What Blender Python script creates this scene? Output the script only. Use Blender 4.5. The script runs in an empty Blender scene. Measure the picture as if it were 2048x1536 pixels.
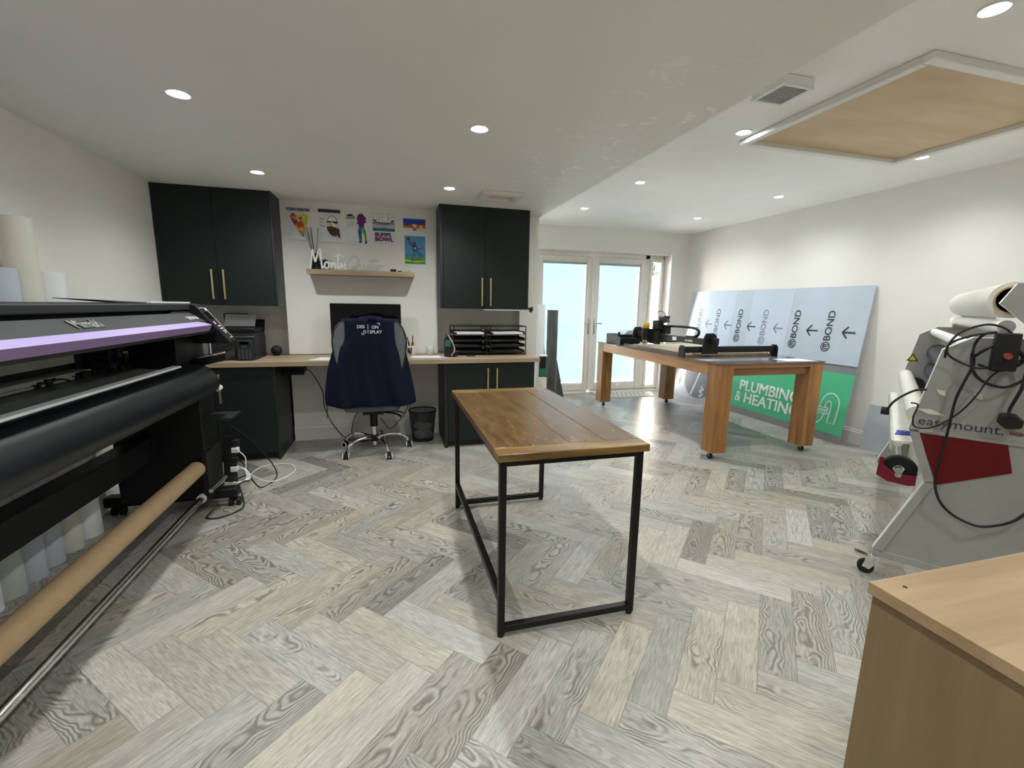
import bpy, bmesh, math, random
from mathutils import Vector, Matrix
random.seed(7)
PI = math.pi
S = bpy.context.scene
C = S.collection
# ------------------------------------------------------------------ camera
yaw, pit, rol = 0.26715, -0.17240, 0.015897
fw = Vector((math.sin(yaw)*math.cos(pit), math.cos(yaw)*math.cos(pit), math.sin(pit)))
rt = Vector((math.cos(yaw), -math.sin(yaw), 0)); up = rt.cross(fw)
r2 = rt*math.cos(rol)+up*math.sin(rol); u2 = -rt*math.sin(rol)+up*math.cos(rol)
cd = bpy.data.cameras.new('camera'); cam = bpy.data.objects.new('camera', cd); C.objects.link(cam)
M4 = Matrix((r2, u2, -fw)).transposed().to_4x4(); M4.translation = Vector((0, 0, 1.35))
cam.matrix_world = M4
cd.sensor_width = 36; cd.lens = 36*889.12/2048; cd.shift_x = .00045; cd.shift_y = -.0006
cd.clip_start = .02; cd.clip_end = 200
S.camera = cam
# ------------------------------------------------------------------ world, sun, exposure
w = bpy.data.worlds.new('world'); S.world = w; w.use_nodes = True
nt = w.node_tree; bg = nt.nodes['Background']
sk = nt.nodes.new('ShaderNodeTexSky'); sk.sky_type = 'NISHITA'; sk.sun_disc = False
sk.sun_elevation = math.radians(36); sk.sun_rotation = math.radians(-37)
nt.links.new(sk.outputs[0], bg.inputs[0]); bg.inputs[1].default_value = 1.3
sd = bpy.data.lights.new('sun', 'SUN'); sd.energy = 58; sd.angle = math.radians(.6); sd.color = (1, .96, .9)
sun = bpy.data.objects.new('sun', sd); C.objects.link(sun); sun.location = (-4, 14, 9)
sun.rotation_euler = Vector((.60, -.80, -.70)).to_track_quat('-Z', 'Y').to_euler()
V = S.view_settings; V.view_transform = 'Standard'; V.look = 'None'; V.gamma = 1; V.use_curve_mapping = False
V.exposure = 1.74
try: S.cycles.diffuse_bounces = 10; S.cycles.max_bounces = 16
except Exception: pass
SPOT = 15.0; GLOW = 30.0

# ------------------------------------------------------------------ materials
def nodes(name):
    m = bpy.data.materials.new(name); m.use_nodes = True
    return m, m.node_tree, m.node_tree.nodes['Principled BSDF']
def mat(name, col, rough=.5, metal=0, var=.06, scale=12, bump=0, spec=.5, alpha=1, trans=0, emit=None, es=0):
    m, t, b = nodes(name)
    b.inputs['Roughness'].default_value = rough; b.inputs['Metallic'].default_value = metal
    b.inputs['Specular IOR Level'].default_value = spec
    b.inputs['Alpha'].default_value = alpha; b.inputs['Transmission Weight'].default_value = trans
    tc = t.nodes.new('ShaderNodeTexCoord'); n = t.nodes.new('ShaderNodeTexNoise'); n.inputs['Scale'].default_value = scale
    n.inputs['Detail'].default_value = 4
    t.links.new(tc.outputs['Object'], n.inputs['Vector'])
    r = t.nodes.new('ShaderNodeValToRGB')
    r.color_ramp.elements[0].position = .3; r.color_ramp.elements[1].position = .7
    r.color_ramp.elements[0].color = tuple(c*(1-var) for c in col)+(1,); r.color_ramp.elements[1].color = tuple(min(1, c*(1+var)) for c in col)+(1,)
    t.links.new(n.outputs['Fac'], r.inputs[0]); t.links.new(r.outputs[0], b.inputs['Base Color'])
    if bump:
        bp = t.nodes.new('ShaderNodeBump'); bp.inputs['Strength'].default_value = bump; bp.inputs['Distance'].default_value = .002
        n2 = t.nodes.new('ShaderNodeTexNoise'); n2.inputs['Scale'].default_value = scale*12
        t.links.new(tc.outputs['Object'], n2.inputs['Vector']); t.links.new(n2.outputs['Fac'], bp.inputs['Height']); t.links.new(bp.outputs[0], b.inputs['Normal'])
    if emit:
        b.inputs['Emission Color'].default_value = emit+(1,); b.inputs['Emission Strength'].default_value = es
    return m
def wood(name, c1, c2, axis=0, sc=6, stretch=12, rough=.45, bump=.15, spec=.4, lo=.35, hi=.68):
    m, t, b = nodes(name)
    b.inputs['Roughness'].default_value = rough; b.inputs['Specular IOR Level'].default_value = spec
    tc = t.nodes.new('ShaderNodeTexCoord'); mp = t.nodes.new('ShaderNodeMapping')
    s = [sc*stretch/4]*3; s[axis] = sc/4
    mp.inputs['Scale'].default_value = s
    t.links.new(tc.outputs['Object'], mp.inputs['Vector'])
    n = t.nodes.new('ShaderNodeTexNoise'); n.inputs['Scale'].default_value = 1; n.inputs['Detail'].default_value = 7; n.inputs['Distortion'].default_value = .25
    n.inputs['Roughness'].default_value = .62
    t.links.new(mp.outputs[0], n.inputs['Vector'])
    r = t.nodes.new('ShaderNodeValToRGB'); r.color_ramp.elements[0].position = lo; r.color_ramp.elements[1].position = hi
    r.color_ramp.elements[0].color = c1+(1,); r.color_ramp.elements[1].color = c2+(1,)
    t.links.new(n.outputs['Fac'], r.inputs[0]); t.links.new(r.outputs[0], b.inputs['Base Color'])
    bp = t.nodes.new('ShaderNodeBump'); bp.inputs['Strength'].default_value = bump; bp.inputs['Distance'].default_value = .001
    t.links.new(n.outputs['Fac'], bp.inputs['Height']); t.links.new(bp.outputs[0], b.inputs['Normal'])
    return m
def mth(t, op, a, b=None, c=None):
    n = t.nodes.new('ShaderNodeMath'); n.operation = op
    for i, v in enumerate((a, b, c)):
        if v is None: continue
        if isinstance(v, (int, float)): n.inputs[i].default_value = v
        else: t.links.new(v, n.inputs[i])
    return n.outputs[0]
def mixc(t, f, a, b, mode='MIX'):
    n = t.nodes.new('ShaderNodeMix'); n.data_type = 'RGBA'; n.blend_type = mode
    for i, v in ((0, f), (6, a), (7, b)):
        if isinstance(v, (int, float)): n.inputs[i].default_value = v
        elif isinstance(v, tuple): n.inputs[i].default_value = v
        else: t.links.new(v, n.inputs[i])
    return n.outputs[2]
def herringbone():
    m, t, b = nodes('oak_plank_vinyl')
    tc = t.nodes.new('ShaderNodeTexCoord'); sx = t.nodes.new('ShaderNodeSeparateXYZ'); t.links.new(tc.outputs['Object'], sx.inputs[0])
    x, y = sx.outputs[0], sx.outputs[1]
    W = .1305; q = 1/math.sqrt(2)/W
    U = mth(t, 'SUBTRACT', mth(t, 'MULTIPLY', mth(t, 'ADD', x, y), q), 1.637/W)
    Vv = mth(t, 'ADD', mth(t, 'MULTIPLY', mth(t, 'SUBTRACT', y, x), q), .094/W)
    i = mth(t, 'FLOOR', U); j = mth(t, 'FLOOR', Vv)
    k = mth(t, 'FLOORED_MODULO', mth(t, 'ADD', i, j), 8)
    isv = mth(t, 'GREATER_THAN', k, 3.5)
    # u planks
    si = mth(t, 'SUBTRACT', i, k); la = mth(t, 'SUBTRACT', U, si); ca = mth(t, 'SUBTRACT', Vv, j)
    sj = mth(t, 'SUBTRACT', j, mth(t, 'SUBTRACT', k, 4)); lb = mth(t, 'SUBTRACT', Vv, sj); cb = mth(t, 'SUBTRACT', U, i)
    def sel(a, c): return mth(t, 'ADD', mth(t, 'MULTIPLY', a, mth(t, 'SUBTRACT', 1, isv)), mth(t, 'MULTIPLY', c, isv))
    L = sel(la, lb); A = sel(ca, cb); I1 = sel(si, i); I2 = sel(j, sj)
    cid = t.nodes.new('ShaderNodeCombineXYZ')
    for q_, v in enumerate((I1, I2, isv)): t.links.new(v, cid.inputs[q_])
    wn = t.nodes.new('ShaderNodeTexWhiteNoise'); wn.noise_dimensions = '3D'; t.links.new(cid.outputs[0], wn.inputs[0])
    ws = t.nodes.new('ShaderNodeSeparateColor'); t.links.new(wn.outputs['Color'], ws.inputs[0])
    R, G, B = ws.outputs[0], ws.outputs[1], ws.outputs[2]
    # fine grain
    def vec(a, b_, c):
        n = t.nodes.new('ShaderNodeCombineXYZ')
        for q_, v in enumerate((a, b_, c)):
            if isinstance(v, (int, float)): n.inputs[q_].default_value = v
            else: t.links.new(v, n.inputs[q_])
        return n.outputs[0]
    def noise(v, sc, det=4, dist=0, ro=.5):
        n = t.nodes.new('ShaderNodeTexNoise'); n.inputs['Scale'].default_value = sc; n.inputs['Detail'].default_value = det
        n.inputs['Distortion'].default_value = dist; n.inputs['Roughness'].default_value = ro; t.links.new(v, n.inputs['Vector']); return n.outputs['Fac']
    idz = mth(t, 'MULTIPLY', R, 60)
    fine = noise(vec(mth(t, 'MULTIPLY', L, .9), mth(t, 'MULTIPLY', A, 11), idz), 2.2, 6, .4, .65)
    blot = noise(vec(mth(t, 'MULTIPLY', L, .5), mth(t, 'MULTIPLY', A, 1.6), idz), 1.5, 3, .5)
    # cathedral rings: distance field bent by noise
    bend = noise(vec(mth(t, 'MULTIPLY', L, .75), mth(t, 'MULTIPLY', A, 1.1), mth(t, 'ADD', idz, 7.0)), 1.0, 2, .2)
    off = mth(t, 'SUBTRACT', A, mth(t, 'ADD', .25, mth(t, 'MULTIPLY', G, .5)))
    par = mth(t, 'ADD', mth(t, 'MULTIPLY', mth(t, 'MULTIPLY', off, off), 5.5), mth(t, 'MULTIPLY', L, mth(t, 'SUBTRACT', mth(t, 'MULTIPLY', B, 1.6), .8)))
    ring = mth(t, 'SINE', mth(t, 'MULTIPLY', mth(t, 'ADD', par, mth(t, 'MULTIPLY', bend, 3.2)), 15))
    ring = mth(t, 'ADD', mth(t, 'MULTIPLY', ring, .5), .5)
    gate = t.nodes.new('ShaderNodeMapRange'); t.links.new(mth(t, 'MULTIPLY', blot, mth(t, 'ADD', .6, mth(t, 'MULTIPLY', G, .8))), gate.inputs[0])
    gate.inputs[1].default_value = .45; gate.inputs[2].default_value = .66
    rg = mth(t, 'MULTIPLY', mth(t, 'POWER', ring, 1.6), mth(t, 'MULTIPLY', gate.outputs[0], .85))
    f1 = t.nodes.new('ShaderNodeMapRange'); t.links.new(fine, f1.inputs[0]); f1.inputs[1].default_value = .3; f1.inputs[2].default_value = .75
    c = mixc(t, f1.outputs[0], (.235, .219, .182, 1), (.53, .487, .412, 1))
    c = mixc(t, rg, c, (.115, .102, .084, 1))
    # plank to plank tone
    tone = mth(t, 'ADD', .84, mth(t, 'MULTIPLY', R, .32))
    tone = mth(t, 'SUBTRACT', tone, mth(t, 'MULTIPLY', mth(t, 'GREATER_THAN', G, .84), .17))
    tone = mth(t, 'SUBTRACT', tone, mth(t, 'MULTIPLY', mth(t, 'SUBTRACT', .55, blot), .55))
    hsv = t.nodes.new('ShaderNodeHueSaturation'); t.links.new(c, hsv.inputs['Color']); t.links.new(tone, hsv.inputs['Value'])
    t.links.new(mth(t, 'ADD', .45, mth(t, 'MULTIPLY', B, .6)), hsv.inputs['Saturation'])
    # joints
    e = mth(t, 'MINIMUM', mth(t, 'MINIMUM', A, mth(t, 'SUBTRACT', 1, A)), mth(t, 'MINIMUM', L, mth(t, 'SUBTRACT', 4, L)))
    jn = mth(t, 'LESS_THAN', e, .010)
    c = mixc(t, mth(t, 'MULTIPLY', jn, .55), hsv.outputs[0], (.10, .09, .08, 1))
    t.links.new(c, b.inputs['Base Color'])
    t.links.new(mth(t, 'ADD', .24, mth(t, 'MULTIPLY', fine, .22)), b.inputs['Roughness'])
    b.inputs['Specular IOR Level'].default_value = .45
    bp = t.nodes.new('ShaderNodeBump'); bp.inputs['Strength'].default_value = .35; bp.inputs['Distance'].default_value = .0012
    hh = mth(t, 'SUBTRACT', mth(t, 'SUBTRACT', fine, mth(t, 'MULTIPLY', jn, .8)), mth(t, 'MULTIPLY', rg, .8))
    t.links.new(hh, bp.inputs['Height']); t.links.new(bp.outputs[0], b.inputs['Normal'])
    return m
def scuffed():
    m, t, b = nodes('scuffed_ceiling_paint'); b.inputs['Roughness'].default_value = .75; b.inputs['Specular IOR Level'].default_value = .2
    tc = t.nodes.new('ShaderNodeTexCoord'); sx = t.nodes.new('ShaderNodeSeparateXYZ'); t.links.new(tc.outputs['Object'], sx.inputs[0])
    n1 = t.nodes.new('ShaderNodeTexNoise'); n1.inputs['Scale'].default_value = 3.4; n1.inputs['Detail'].default_value = 9; n1.inputs['Roughness'].default_value = .72; n1.inputs['Distortion'].default_value = 1.6
    t.links.new(tc.outputs['Object'], n1.inputs['Vector'])
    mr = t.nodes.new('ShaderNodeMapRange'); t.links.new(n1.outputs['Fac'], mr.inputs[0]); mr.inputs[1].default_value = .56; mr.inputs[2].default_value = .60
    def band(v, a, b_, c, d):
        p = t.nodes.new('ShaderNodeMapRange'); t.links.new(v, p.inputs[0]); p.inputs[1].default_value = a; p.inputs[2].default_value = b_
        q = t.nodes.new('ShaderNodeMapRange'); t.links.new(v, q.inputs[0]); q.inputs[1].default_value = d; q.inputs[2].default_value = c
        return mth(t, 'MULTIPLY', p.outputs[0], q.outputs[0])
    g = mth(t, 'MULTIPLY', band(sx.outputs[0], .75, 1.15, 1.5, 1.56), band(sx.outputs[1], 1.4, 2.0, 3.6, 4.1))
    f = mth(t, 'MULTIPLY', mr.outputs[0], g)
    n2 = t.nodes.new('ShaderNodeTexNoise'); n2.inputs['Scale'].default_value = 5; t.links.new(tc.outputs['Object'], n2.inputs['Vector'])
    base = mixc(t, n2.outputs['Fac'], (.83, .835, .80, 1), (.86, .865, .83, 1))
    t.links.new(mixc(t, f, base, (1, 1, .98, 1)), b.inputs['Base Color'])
    return m
def plain(name, col, rough=.5, **k): return mat(name, col, rough, var=.03, **k)
WALL = mat('wall_paint', (.84, .82, .785), .8, var=.02, scale=2, bump=.06, spec=.2)
CEILH = mat('ceiling_paint', (.93, .92, .90), .8, var=.015, scale=3, spec=.2)
CEILL = scuffed()
TRIMW = mat('white_gloss_trim', (.78, .77, .74), .35, var=.02)
UPVC = mat('cream_upvc', (.80, .77, .72), .35, var=.02)
FLOOR = herringbone()
GREEN = mat('dark_green_laminate', (.0036, .0105, .0095), .55, var=.1, scale=60, spec=.4)
GREENI = mat('dark_green_edge', (.011, .014, .012), .5, var=.1)
BRASS = mat('brushed_brass', (.80, .62, .32), .32, 1, var=.08)
OAK = wood('pale_oak_laminate', (.29, .215, .14), (.43, .33, .225), 0, 8, 10, .5, .05)
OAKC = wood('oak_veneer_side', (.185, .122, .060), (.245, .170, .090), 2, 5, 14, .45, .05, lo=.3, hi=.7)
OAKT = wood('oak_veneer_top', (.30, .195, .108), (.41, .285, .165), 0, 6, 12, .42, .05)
RUST = wood('rustic_plank', (.050, .026, .008), (.215, .118, .041), 1, 24, 5, .26, .0, .5, .27, .78)
RUSTX = wood('rustic_plank_end', (.085, .045, .013), (.28, .165, .055), 0, 11, 6, .27, .03, .5, .32, .68)
CHUNK = wood('chunky_pine_leg', (.25, .105, .032), (.47, .24, .085), 2, 5, 9, .42, .1)
CHUNKY_ = wood('chunky_pine_rail', (.36, .18, .075), (.56, .32, .15), 1, 5, 9, .42, .1)
PLY = wood('plywood', (.58, .42, .26), (.76, .59, .40), 0, 5, 4, .6, .05, lo=.3, hi=.75)
BLACKM = mat('black_steel', (.012, .009, .008), .42, .4, var=.15)
BLACKP = mat('black_plastic', (.0055, .0055, .0065), .5, spec=.35, var=.15)
DGREY = mat('dark_grey_plastic', (.0125, .0145, .0155), .58, var=.08, scale=60)
DGREY2 = mat('charcoal_plastic', (.010, .0115, .0125), .5, var=.08)
GUIDE = mat('satin_black_sheet', (.0045, .0065, .009), .40, spec=.35, var=.06)
LILAC = mat('lilac_plastic', (.44, .35, .66), .5, var=.04)
LILACD = mat('mauve_plastic', (.31, .20, .43), .5, var=.04)
STEEL = mat('brushed_steel', (.68, .68, .65), .22, 1, var=.08, scale=40)
PLATEN = mat('platen_metal', (.16, .17, .16), .35, .2, var=.1)
CHROME = mat('chrome', (.82, .82, .82), .08, 1, var=.02)
ALU = mat('aluminium_rail', (.46, .50, .43), .4, .0, var=.1)
KRAFT = mat('kraft_cardboard', (.42, .29, .16), .7, var=.06, bump=.1)
PAPER = mat('white_paper', (.80, .81, .84), .6, var=.03, scale=5)
PAPERC = mat('cream_paper', (.66, .64, .56), .6, var=.05, scale=5)
PAPERB = mat('bluish_film_roll', (.50, .54, .62), .5, var=.06, scale=5)
PAPERG = mat('greenish_film_roll', (.50, .55, .50), .5, var=.08, scale=5)
WHITE = mat('white_plastic', (.82, .82, .82), .35, var=.02)
NAVY = mat('navy_softshell', (.0022, .0055, .0205), .85, var=.2, scale=30, bump=.3, spec=.2)
FELT = mat('grey_mesh_fabric', (.12, .14, .15), .9, var=.2, scale=200)
LIGHTG = mat('light_grey_steel', (.36, .36, .345), .45, var=.03)
LIGHTW = mat('off_white_edge', (.74, .73, .68), .45, var=.03)
CREAMR = mat('cream_film', (.74, .72, .65), .35, var=.03, scale=4)
MAROON = mat('maroon_panel', (.13, .004, .008), .35, var=.08)
REDM = mat('red_pedal', (.22, .006, .03), .35, var=.08)
RUB = mat('black_rubber', (.005, .005, .005), .65, var=.1)
BONDF = mat('protective_film', (.50, .575, .68), .22, var=.05, scale=1.5)
BONDF2 = mat('protective_film_glare', (.56, .64, .76), .2, var=.05, scale=1.5)  # brighter copy of the film colour, carries the painted glare
INKD = mat('print_ink_dark', (.03, .035, .045), .5)
INKM = mat('print_ink_mid', (.20, .23, .28), .5)
SGREEN = mat('sign_green', (.075, .50, .25), .4, var=.03)
SGREY = mat('sign_grey', (.22, .225, .23), .4, var=.04)
SLIGHT = mat('sign_pale_grey', (.42, .46, .52), .4, var=.04)
SDARK = mat('sign_slate', (.09, .105, .145), .4, var=.04)
YEL = mat('yellow_plastic', (.72, .42, .02), .4)
MUSL = mat('spoil_board', (.42, .38, .28), .7, var=.25, scale=30)
RED = plain('red_ink', (.6, .02, .02)); BLUE = plain('blue_ink', (.02, .05, .42)); PUR = plain('purple_ink', (.16, .02, .14)); LIME = plain('lime_ink', (.45, .6, .03))
YELI = plain('yellow_ink', (.75, .55, .03)); PINK = plain('coral_ink', (.7, .14, .12)); BRN = plain('brown_ink', (.055, .018, .008)); BLK = plain('black_ink', (.008, .008, .01))
TEAL = plain('teal_ink', (.02, .16, .28)); GRN = plain('green_ink', (.05, .32, .06)); SKY = plain('sky_ink', (.06, .30, .55)); ORG = plain('orange_ink', (.6, .16, .03)); GRY = plain('grey_ink', (.16, .17, .19)); NAVI = plain('navy_ink', (.015, .03, .10))
WHT = plain('white_print', (.85, .85, .85)); SILV = mat('silver_lettering', (.5, .5, .48), .3, .3)
SCREEN = mat('monitor_glass', (.002, .002, .003), .06, var=.02, spec=.3)
GLOWM = mat('lamp_lens', (.9, .95, 1), .4, emit=(.88, .95, 1), es=GLOW)
GREYB = mat('grey_board', (.42, .46, .51), .45, var=.03)
MATW = mat('woven_rug_white', (.70, .69, .66), .9, var=.15, scale=60, bump=.8); MATG = mat('woven_rug_grey', (.28, .28, .28), .9, var=.1, scale=60, bump=.8)
SMOKE = mat('smoky_vinyl_roll', (.085, .088, .084), .25, var=.25, scale=4)
FENCE = wood('fence_board', (.55, .48, .40), (.75, .68, .58), 2, 4, 8, .8, .1)
PATIO = mat('patio_slab', (.55, .54, .50), .8, var=.08, scale=3)
LEAF = mat('tree_leaf', (.05, .14, .03), .6, var=.5, scale=6)
BARK = mat('tree_bark', (.10, .07, .05), .9)
CARB = mat('shed_dark', (.3, .29, .28), .8)
def glass(name, col=(1, 1, 1), rough=0.0):
    m = bpy.data.materials.new(name); m.use_nodes = True; t = m.node_tree; t.nodes.clear()
    o = t.nodes.new('ShaderNodeOutputMaterial'); tr = t.nodes.new('ShaderNodeBsdfTransparent'); tr.inputs[0].default_value = col+(1,)
    g = t.nodes.new('ShaderNodeBsdfGlossy'); g.inputs['Roughness'].default_value = rough
    fr = t.nodes.new('ShaderNodeFresnel'); fr.inputs[0].default_value = 1.45; mx = t.nodes.new('ShaderNodeMixShader')
    t.links.new(fr.outputs[0], mx.inputs[0]); t.links.new(tr.outputs[0], mx.inputs[1]); t.links.new(g.outputs[0], mx.inputs[2]); t.links.new(mx.outputs[0], o.inputs[0])
    return m
GLASS = glass('clear_glass', (.95, .97, .97))
CLEAR = glass('clear_plastic', (.80, .84, .86), .15)
SMOK = glass('smoked_mesh_glass', (.3, .3, .3), .3)
def blindm():
    m = bpy.data.materials.new('translucent_blind'); m.use_nodes = True; t = m.node_tree; t.nodes.clear()
    o = t.nodes.new('ShaderNodeOutputMaterial'); d = t.nodes.new('ShaderNodeBsdfDiffuse'); d.inputs[0].default_value = (.70, .78, .84, 1)
    tr = t.nodes.new('ShaderNodeBsdfTranslucent'); tr.inputs[0].default_value = (.40, .47, .51, 1)
    mx = t.nodes.new('ShaderNodeMixShader'); mx.inputs[0].default_value = .6
    t.links.new(d.outputs[0], mx.inputs[1]); t.links.new(tr.outputs[0], mx.inputs[2]); t.links.new(mx.outputs[0], o.inputs[0])
    return m
BLIND = blindm()
def meshy():   # woven wire mesh: real holes through a fine grid
    m, t, b = nodes('wire_mesh'); b.inputs['Base Color'].default_value = (.015, .015, .016, 1); b.inputs['Roughness'].default_value = .4
    tc = t.nodes.new('ShaderNodeTexCoord'); n = t.nodes.new('ShaderNodeSeparateXYZ'); t.links.new(tc.outputs['Object'], n.inputs[0])
    ang = mth(t, 'MULTIPLY', mth(t, 'ARCTAN2', n.outputs[1], n.outputs[0]), 40)
    a = mth(t, 'GREATER_THAN', mth(t, 'FRACT', ang), .42); c = mth(t, 'GREATER_THAN', mth(t, 'FRACT', mth(t, 'MULTIPLY', n.outputs[2], 320)), .42)
    h = mth(t, 'MULTIPLY', a, c); t.links.new(mth(t, 'SUBTRACT', 1, h), b.inputs['Alpha'])
    return m
MESHM = meshy()

# ------------------------------------------------------------------ mesh helpers
def sm(pts, n=6):
    pts = [Vector(p) for p in pts]
    if len(pts) < 3: return pts
    out = []
    for i in range(len(pts)-1):
        p0 = pts[max(i-1, 0)]; p1 = pts[i]; p2 = pts[i+1]; p3 = pts[min(i+2, len(pts)-1)]
        for k in range(n):
            s = k/n
            out.append(.5*((2*p1)+(p2-p0)*s+(2*p0-5*p1+4*p2-p3)*s*s+(-p0+3*p1-3*p2+p3)*s**3))
    out.append(pts[-1]); return out
class MB:
    def __init__(s): s.bm = bmesh.new(); s.mi = 0; s.n = 0
    def _m(s):
        s.bm.faces.ensure_lookup_table()
        for f in s.bm.faces[s.n:]: f.material_index = s.mi
        s.n = len(s.bm.faces)
    def face(s, pts):
        f = s.bm.faces.new([s.bm.verts.new(p) for p in pts]); s._m(); return s
    def box(s, x0, x1, y0, y1, z0, z1):
        v = [s.bm.verts.new((x, y, z)) for x in (x0, x1) for y in (y0, y1) for z in (z0, z1)]
        for q in ((0, 1, 3, 2), (4, 6, 7, 5), (0, 4, 5, 1), (2, 3, 7, 6), (0, 2, 6, 4), (1, 5, 7, 3)): s.bm.faces.new([v[k] for k in q])
        s._m(); return s
    def prism(s, poly, vec):
        vec = Vector(vec); a = [s.bm.verts.new(p) for p in poly]; b = [s.bm.verts.new(Vector(p)+vec) for p in poly]; n = len(a)
        s.bm.faces.new(a); s.bm.faces.new(b[::-1])
        for i in range(n): s.bm.faces.new([a[i], b[i], b[(i+1) % n], a[(i+1) % n]])
        s._m(); return s
    def frame_of(s, d):
        d = d.normalized(); h = Vector((0, 0, 1)) if abs(d.z) < .9 else Vector((1, 0, 0))
        a = d.cross(h).normalized(); return a, d.cross(a).normalized()
    def cyl(s, p0, p1, r0, r1=None, n=20, caps=True):
        r1 = r0 if r1 is None else r1; p0 = Vector(p0); p1 = Vector(p1); a, b = s.frame_of(p1-p0)
        A = [s.bm.verts.new(p0+(a*math.cos(t)+b*math.sin(t))*r0) for t in [2*PI*i/n for i in range(n)]]
        B = [s.bm.verts.new(p1+(a*math.cos(t)+b*math.sin(t))*r1) for t in [2*PI*i/n for i in range(n)]]
        for i in range(n): s.bm.faces.new([A[i], A[(i+1) % n], B[(i+1) % n], B[i]])
        if caps: s.bm.faces.new(A[::-1]); s.bm.faces.new(B)
        s._m(); return s
    def pipe(s, p0, p1, ro, ri, n=28):
        p0 = Vector(p0); p1 = Vector(p1); a, b = s.frame_of(p1-p0); R = []
        for p, r in ((p0, ro), (p1, ro), (p1, ri), (p0, ri)): R.append([s.bm.verts.new(p+(a*math.cos(2*PI*i/n)+b*math.sin(2*PI*i/n))*r) for i in range(n)])
        for k in range(4):
            A = R[k]; B = R[(k+1) % 4]
            for i in range(n): s.bm.faces.new([A[i], A[(i+1) % n], B[(i+1) % n], B[i]])
        s._m(); return s
    def tube(s, pts, r, n=8, k=6, closed=False):
        P = sm(pts, k); prev = None; rings = []
        for i, p in enumerate(P):
            d = (P[min(i+1, len(P)-1)]-P[max(i-1, 0)])
            if d.length < 1e-9: d = Vector((0, 0, 1))
            d.normalize()
            if prev is None: a, b = s.frame_of(d)
            else:
                a = (prev-d*prev.dot(d)); a = a.normalized() if a.length > 1e-6 else s.frame_of(d)[0]; b = d.cross(a)
            prev = a
            rings.append([s.bm.verts.new(p+(a*math.cos(2*PI*j/n)+b*math.sin(2*PI*j/n))*r) for j in range(n)])
        for A, B in zip(rings, rings[1:]):
            for j in range(n): s.bm.faces.new([A[j], A[(j+1) % n], B[(j+1) % n], B[j]])
        s.bm.faces.new(rings[0][::-1]); s.bm.faces.new(rings[-1]); s._m(); return s
    def lathe(s, prof, c=(0, 0, 0), n=28, M=None):
        c = Vector(c); rings = []
        for r, z in prof:
            ring = []
            for i in range(n):
                p = Vector((r*math.cos(2*PI*i/n), r*math.sin(2*PI*i/n), z))
                if M: p = M @ p
                ring.append(s.bm.verts.new(p+c))
            rings.append(ring)
        for A, B in zip(rings, rings[1:]):
            for i in range(n): s.bm.faces.new([A[i], A[(i+1) % n], B[(i+1) % n], B[i]])
        s._m(); return s
    def ball(s, c, r, sc=(1, 1, 1), seg=16):
        m = Matrix.Translation(c) @ Matrix.Diagonal((sc[0]*r, sc[1]*r, sc[2]*r, 1))
        bmesh.ops.create_uvsphere(s.bm, u_segments=seg, v_segments=seg//2, radius=1, matrix=m); s._m(); return s
    def text(s, body, size, org, xd, yd, depth=.002, sx=1, bold=0, align='LEFT', shear=0, spacing=1):
        cu = bpy.data.curves.new('t', 'FONT'); cu.body = body; cu.size = size; cu.extrude = depth/2; cu.offset = min(bold, 0)*size; cu.align_x = align; cu.shear = shear; cu.space_character = spacing; cu.resolution_u = 4
        o = bpy.data.objects.new('t', cu); C.objects.link(o)
        me = bpy.data.meshes.new_from_object(o.evaluated_get(bpy.context.evaluated_depsgraph_get()))
        xd = Vector(xd).normalized(); yd = Vector(yd).normalized(); zd = xd.cross(yd)
        m = Matrix((xd*sx, yd, zd)).transposed().to_4x4(); m.translation = Vector(org)
        me.transform(m)
        bd_ = max(bold, 0)*size*sx
        for k_, (dx_, dy_) in enumerate(((0, 0),) if bd_ < 1e-5 else ((0, 0), (1, .6), (-1, .6), (1, -.6), (-1, -.6))):
            c = me.copy(); c.transform(Matrix.Translation(xd*dx_*bd_+yd*dy_*bd_+zd*k_*max(.00004, depth*.08))); s.bm.from_mesh(c); bpy.data.meshes.remove(c)
        bpy.data.objects.remove(o); bpy.data.curves.remove(cu); bpy.data.meshes.remove(me); s._m(); return s
def link(name, mb, mats, parent=None, bevel=0, smooth=True, world=True, ang=35, kind=None, label=None):
    me = bpy.data.meshes.new(name)
    bmesh.ops.recalc_face_normals(mb.bm, faces=mb.bm.faces)
    if parent is not None and world:
        mw = parent.matrix_basis.copy(); q = parent.parent
        while q is not None: mw = q.matrix_basis @ mw; q = q.parent
        mb.bm.transform(mw.inverted())
    mb.bm.to_mesh(me); mb.bm.free()
    for m in (mats if isinstance(mats, (list, tuple)) else [mats]): me.materials.append(m)
    if smooth:
        me.polygons.foreach_set('use_smooth', [True]*len(me.polygons)); me.set_sharp_from_angle(angle=math.radians(ang))
    o = bpy.data.objects.new(name, me); C.objects.link(o); o.parent = parent
    if bevel:
        b = o.modifiers.new('bevel', 'BEVEL'); b.width = bevel; b.segments = 2; b.limit_method = 'ANGLE'; b.angle_limit = math.radians(40)
    if kind: o['kind'] = kind
    if label: o['label'] = label
    return o
def tag(o, label, cat, group=None, kind=None):
    o['label'] = label; o['category'] = cat
    if group: o['group'] = group
    if kind: o['kind'] = kind
    return o
def thing(name, loc, label, cat, group=None, rz=0):
    o = bpy.data.objects.new(name, None); C.objects.link(o); o.location = loc; o.rotation_euler = (0, 0, rz); o.empty_display_size = .1
    return tag(o, label, cat, group)
def struct(name, mb, m, parent=None, **k): return link(name, mb, m, parent, kind='structure', **k)
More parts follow.
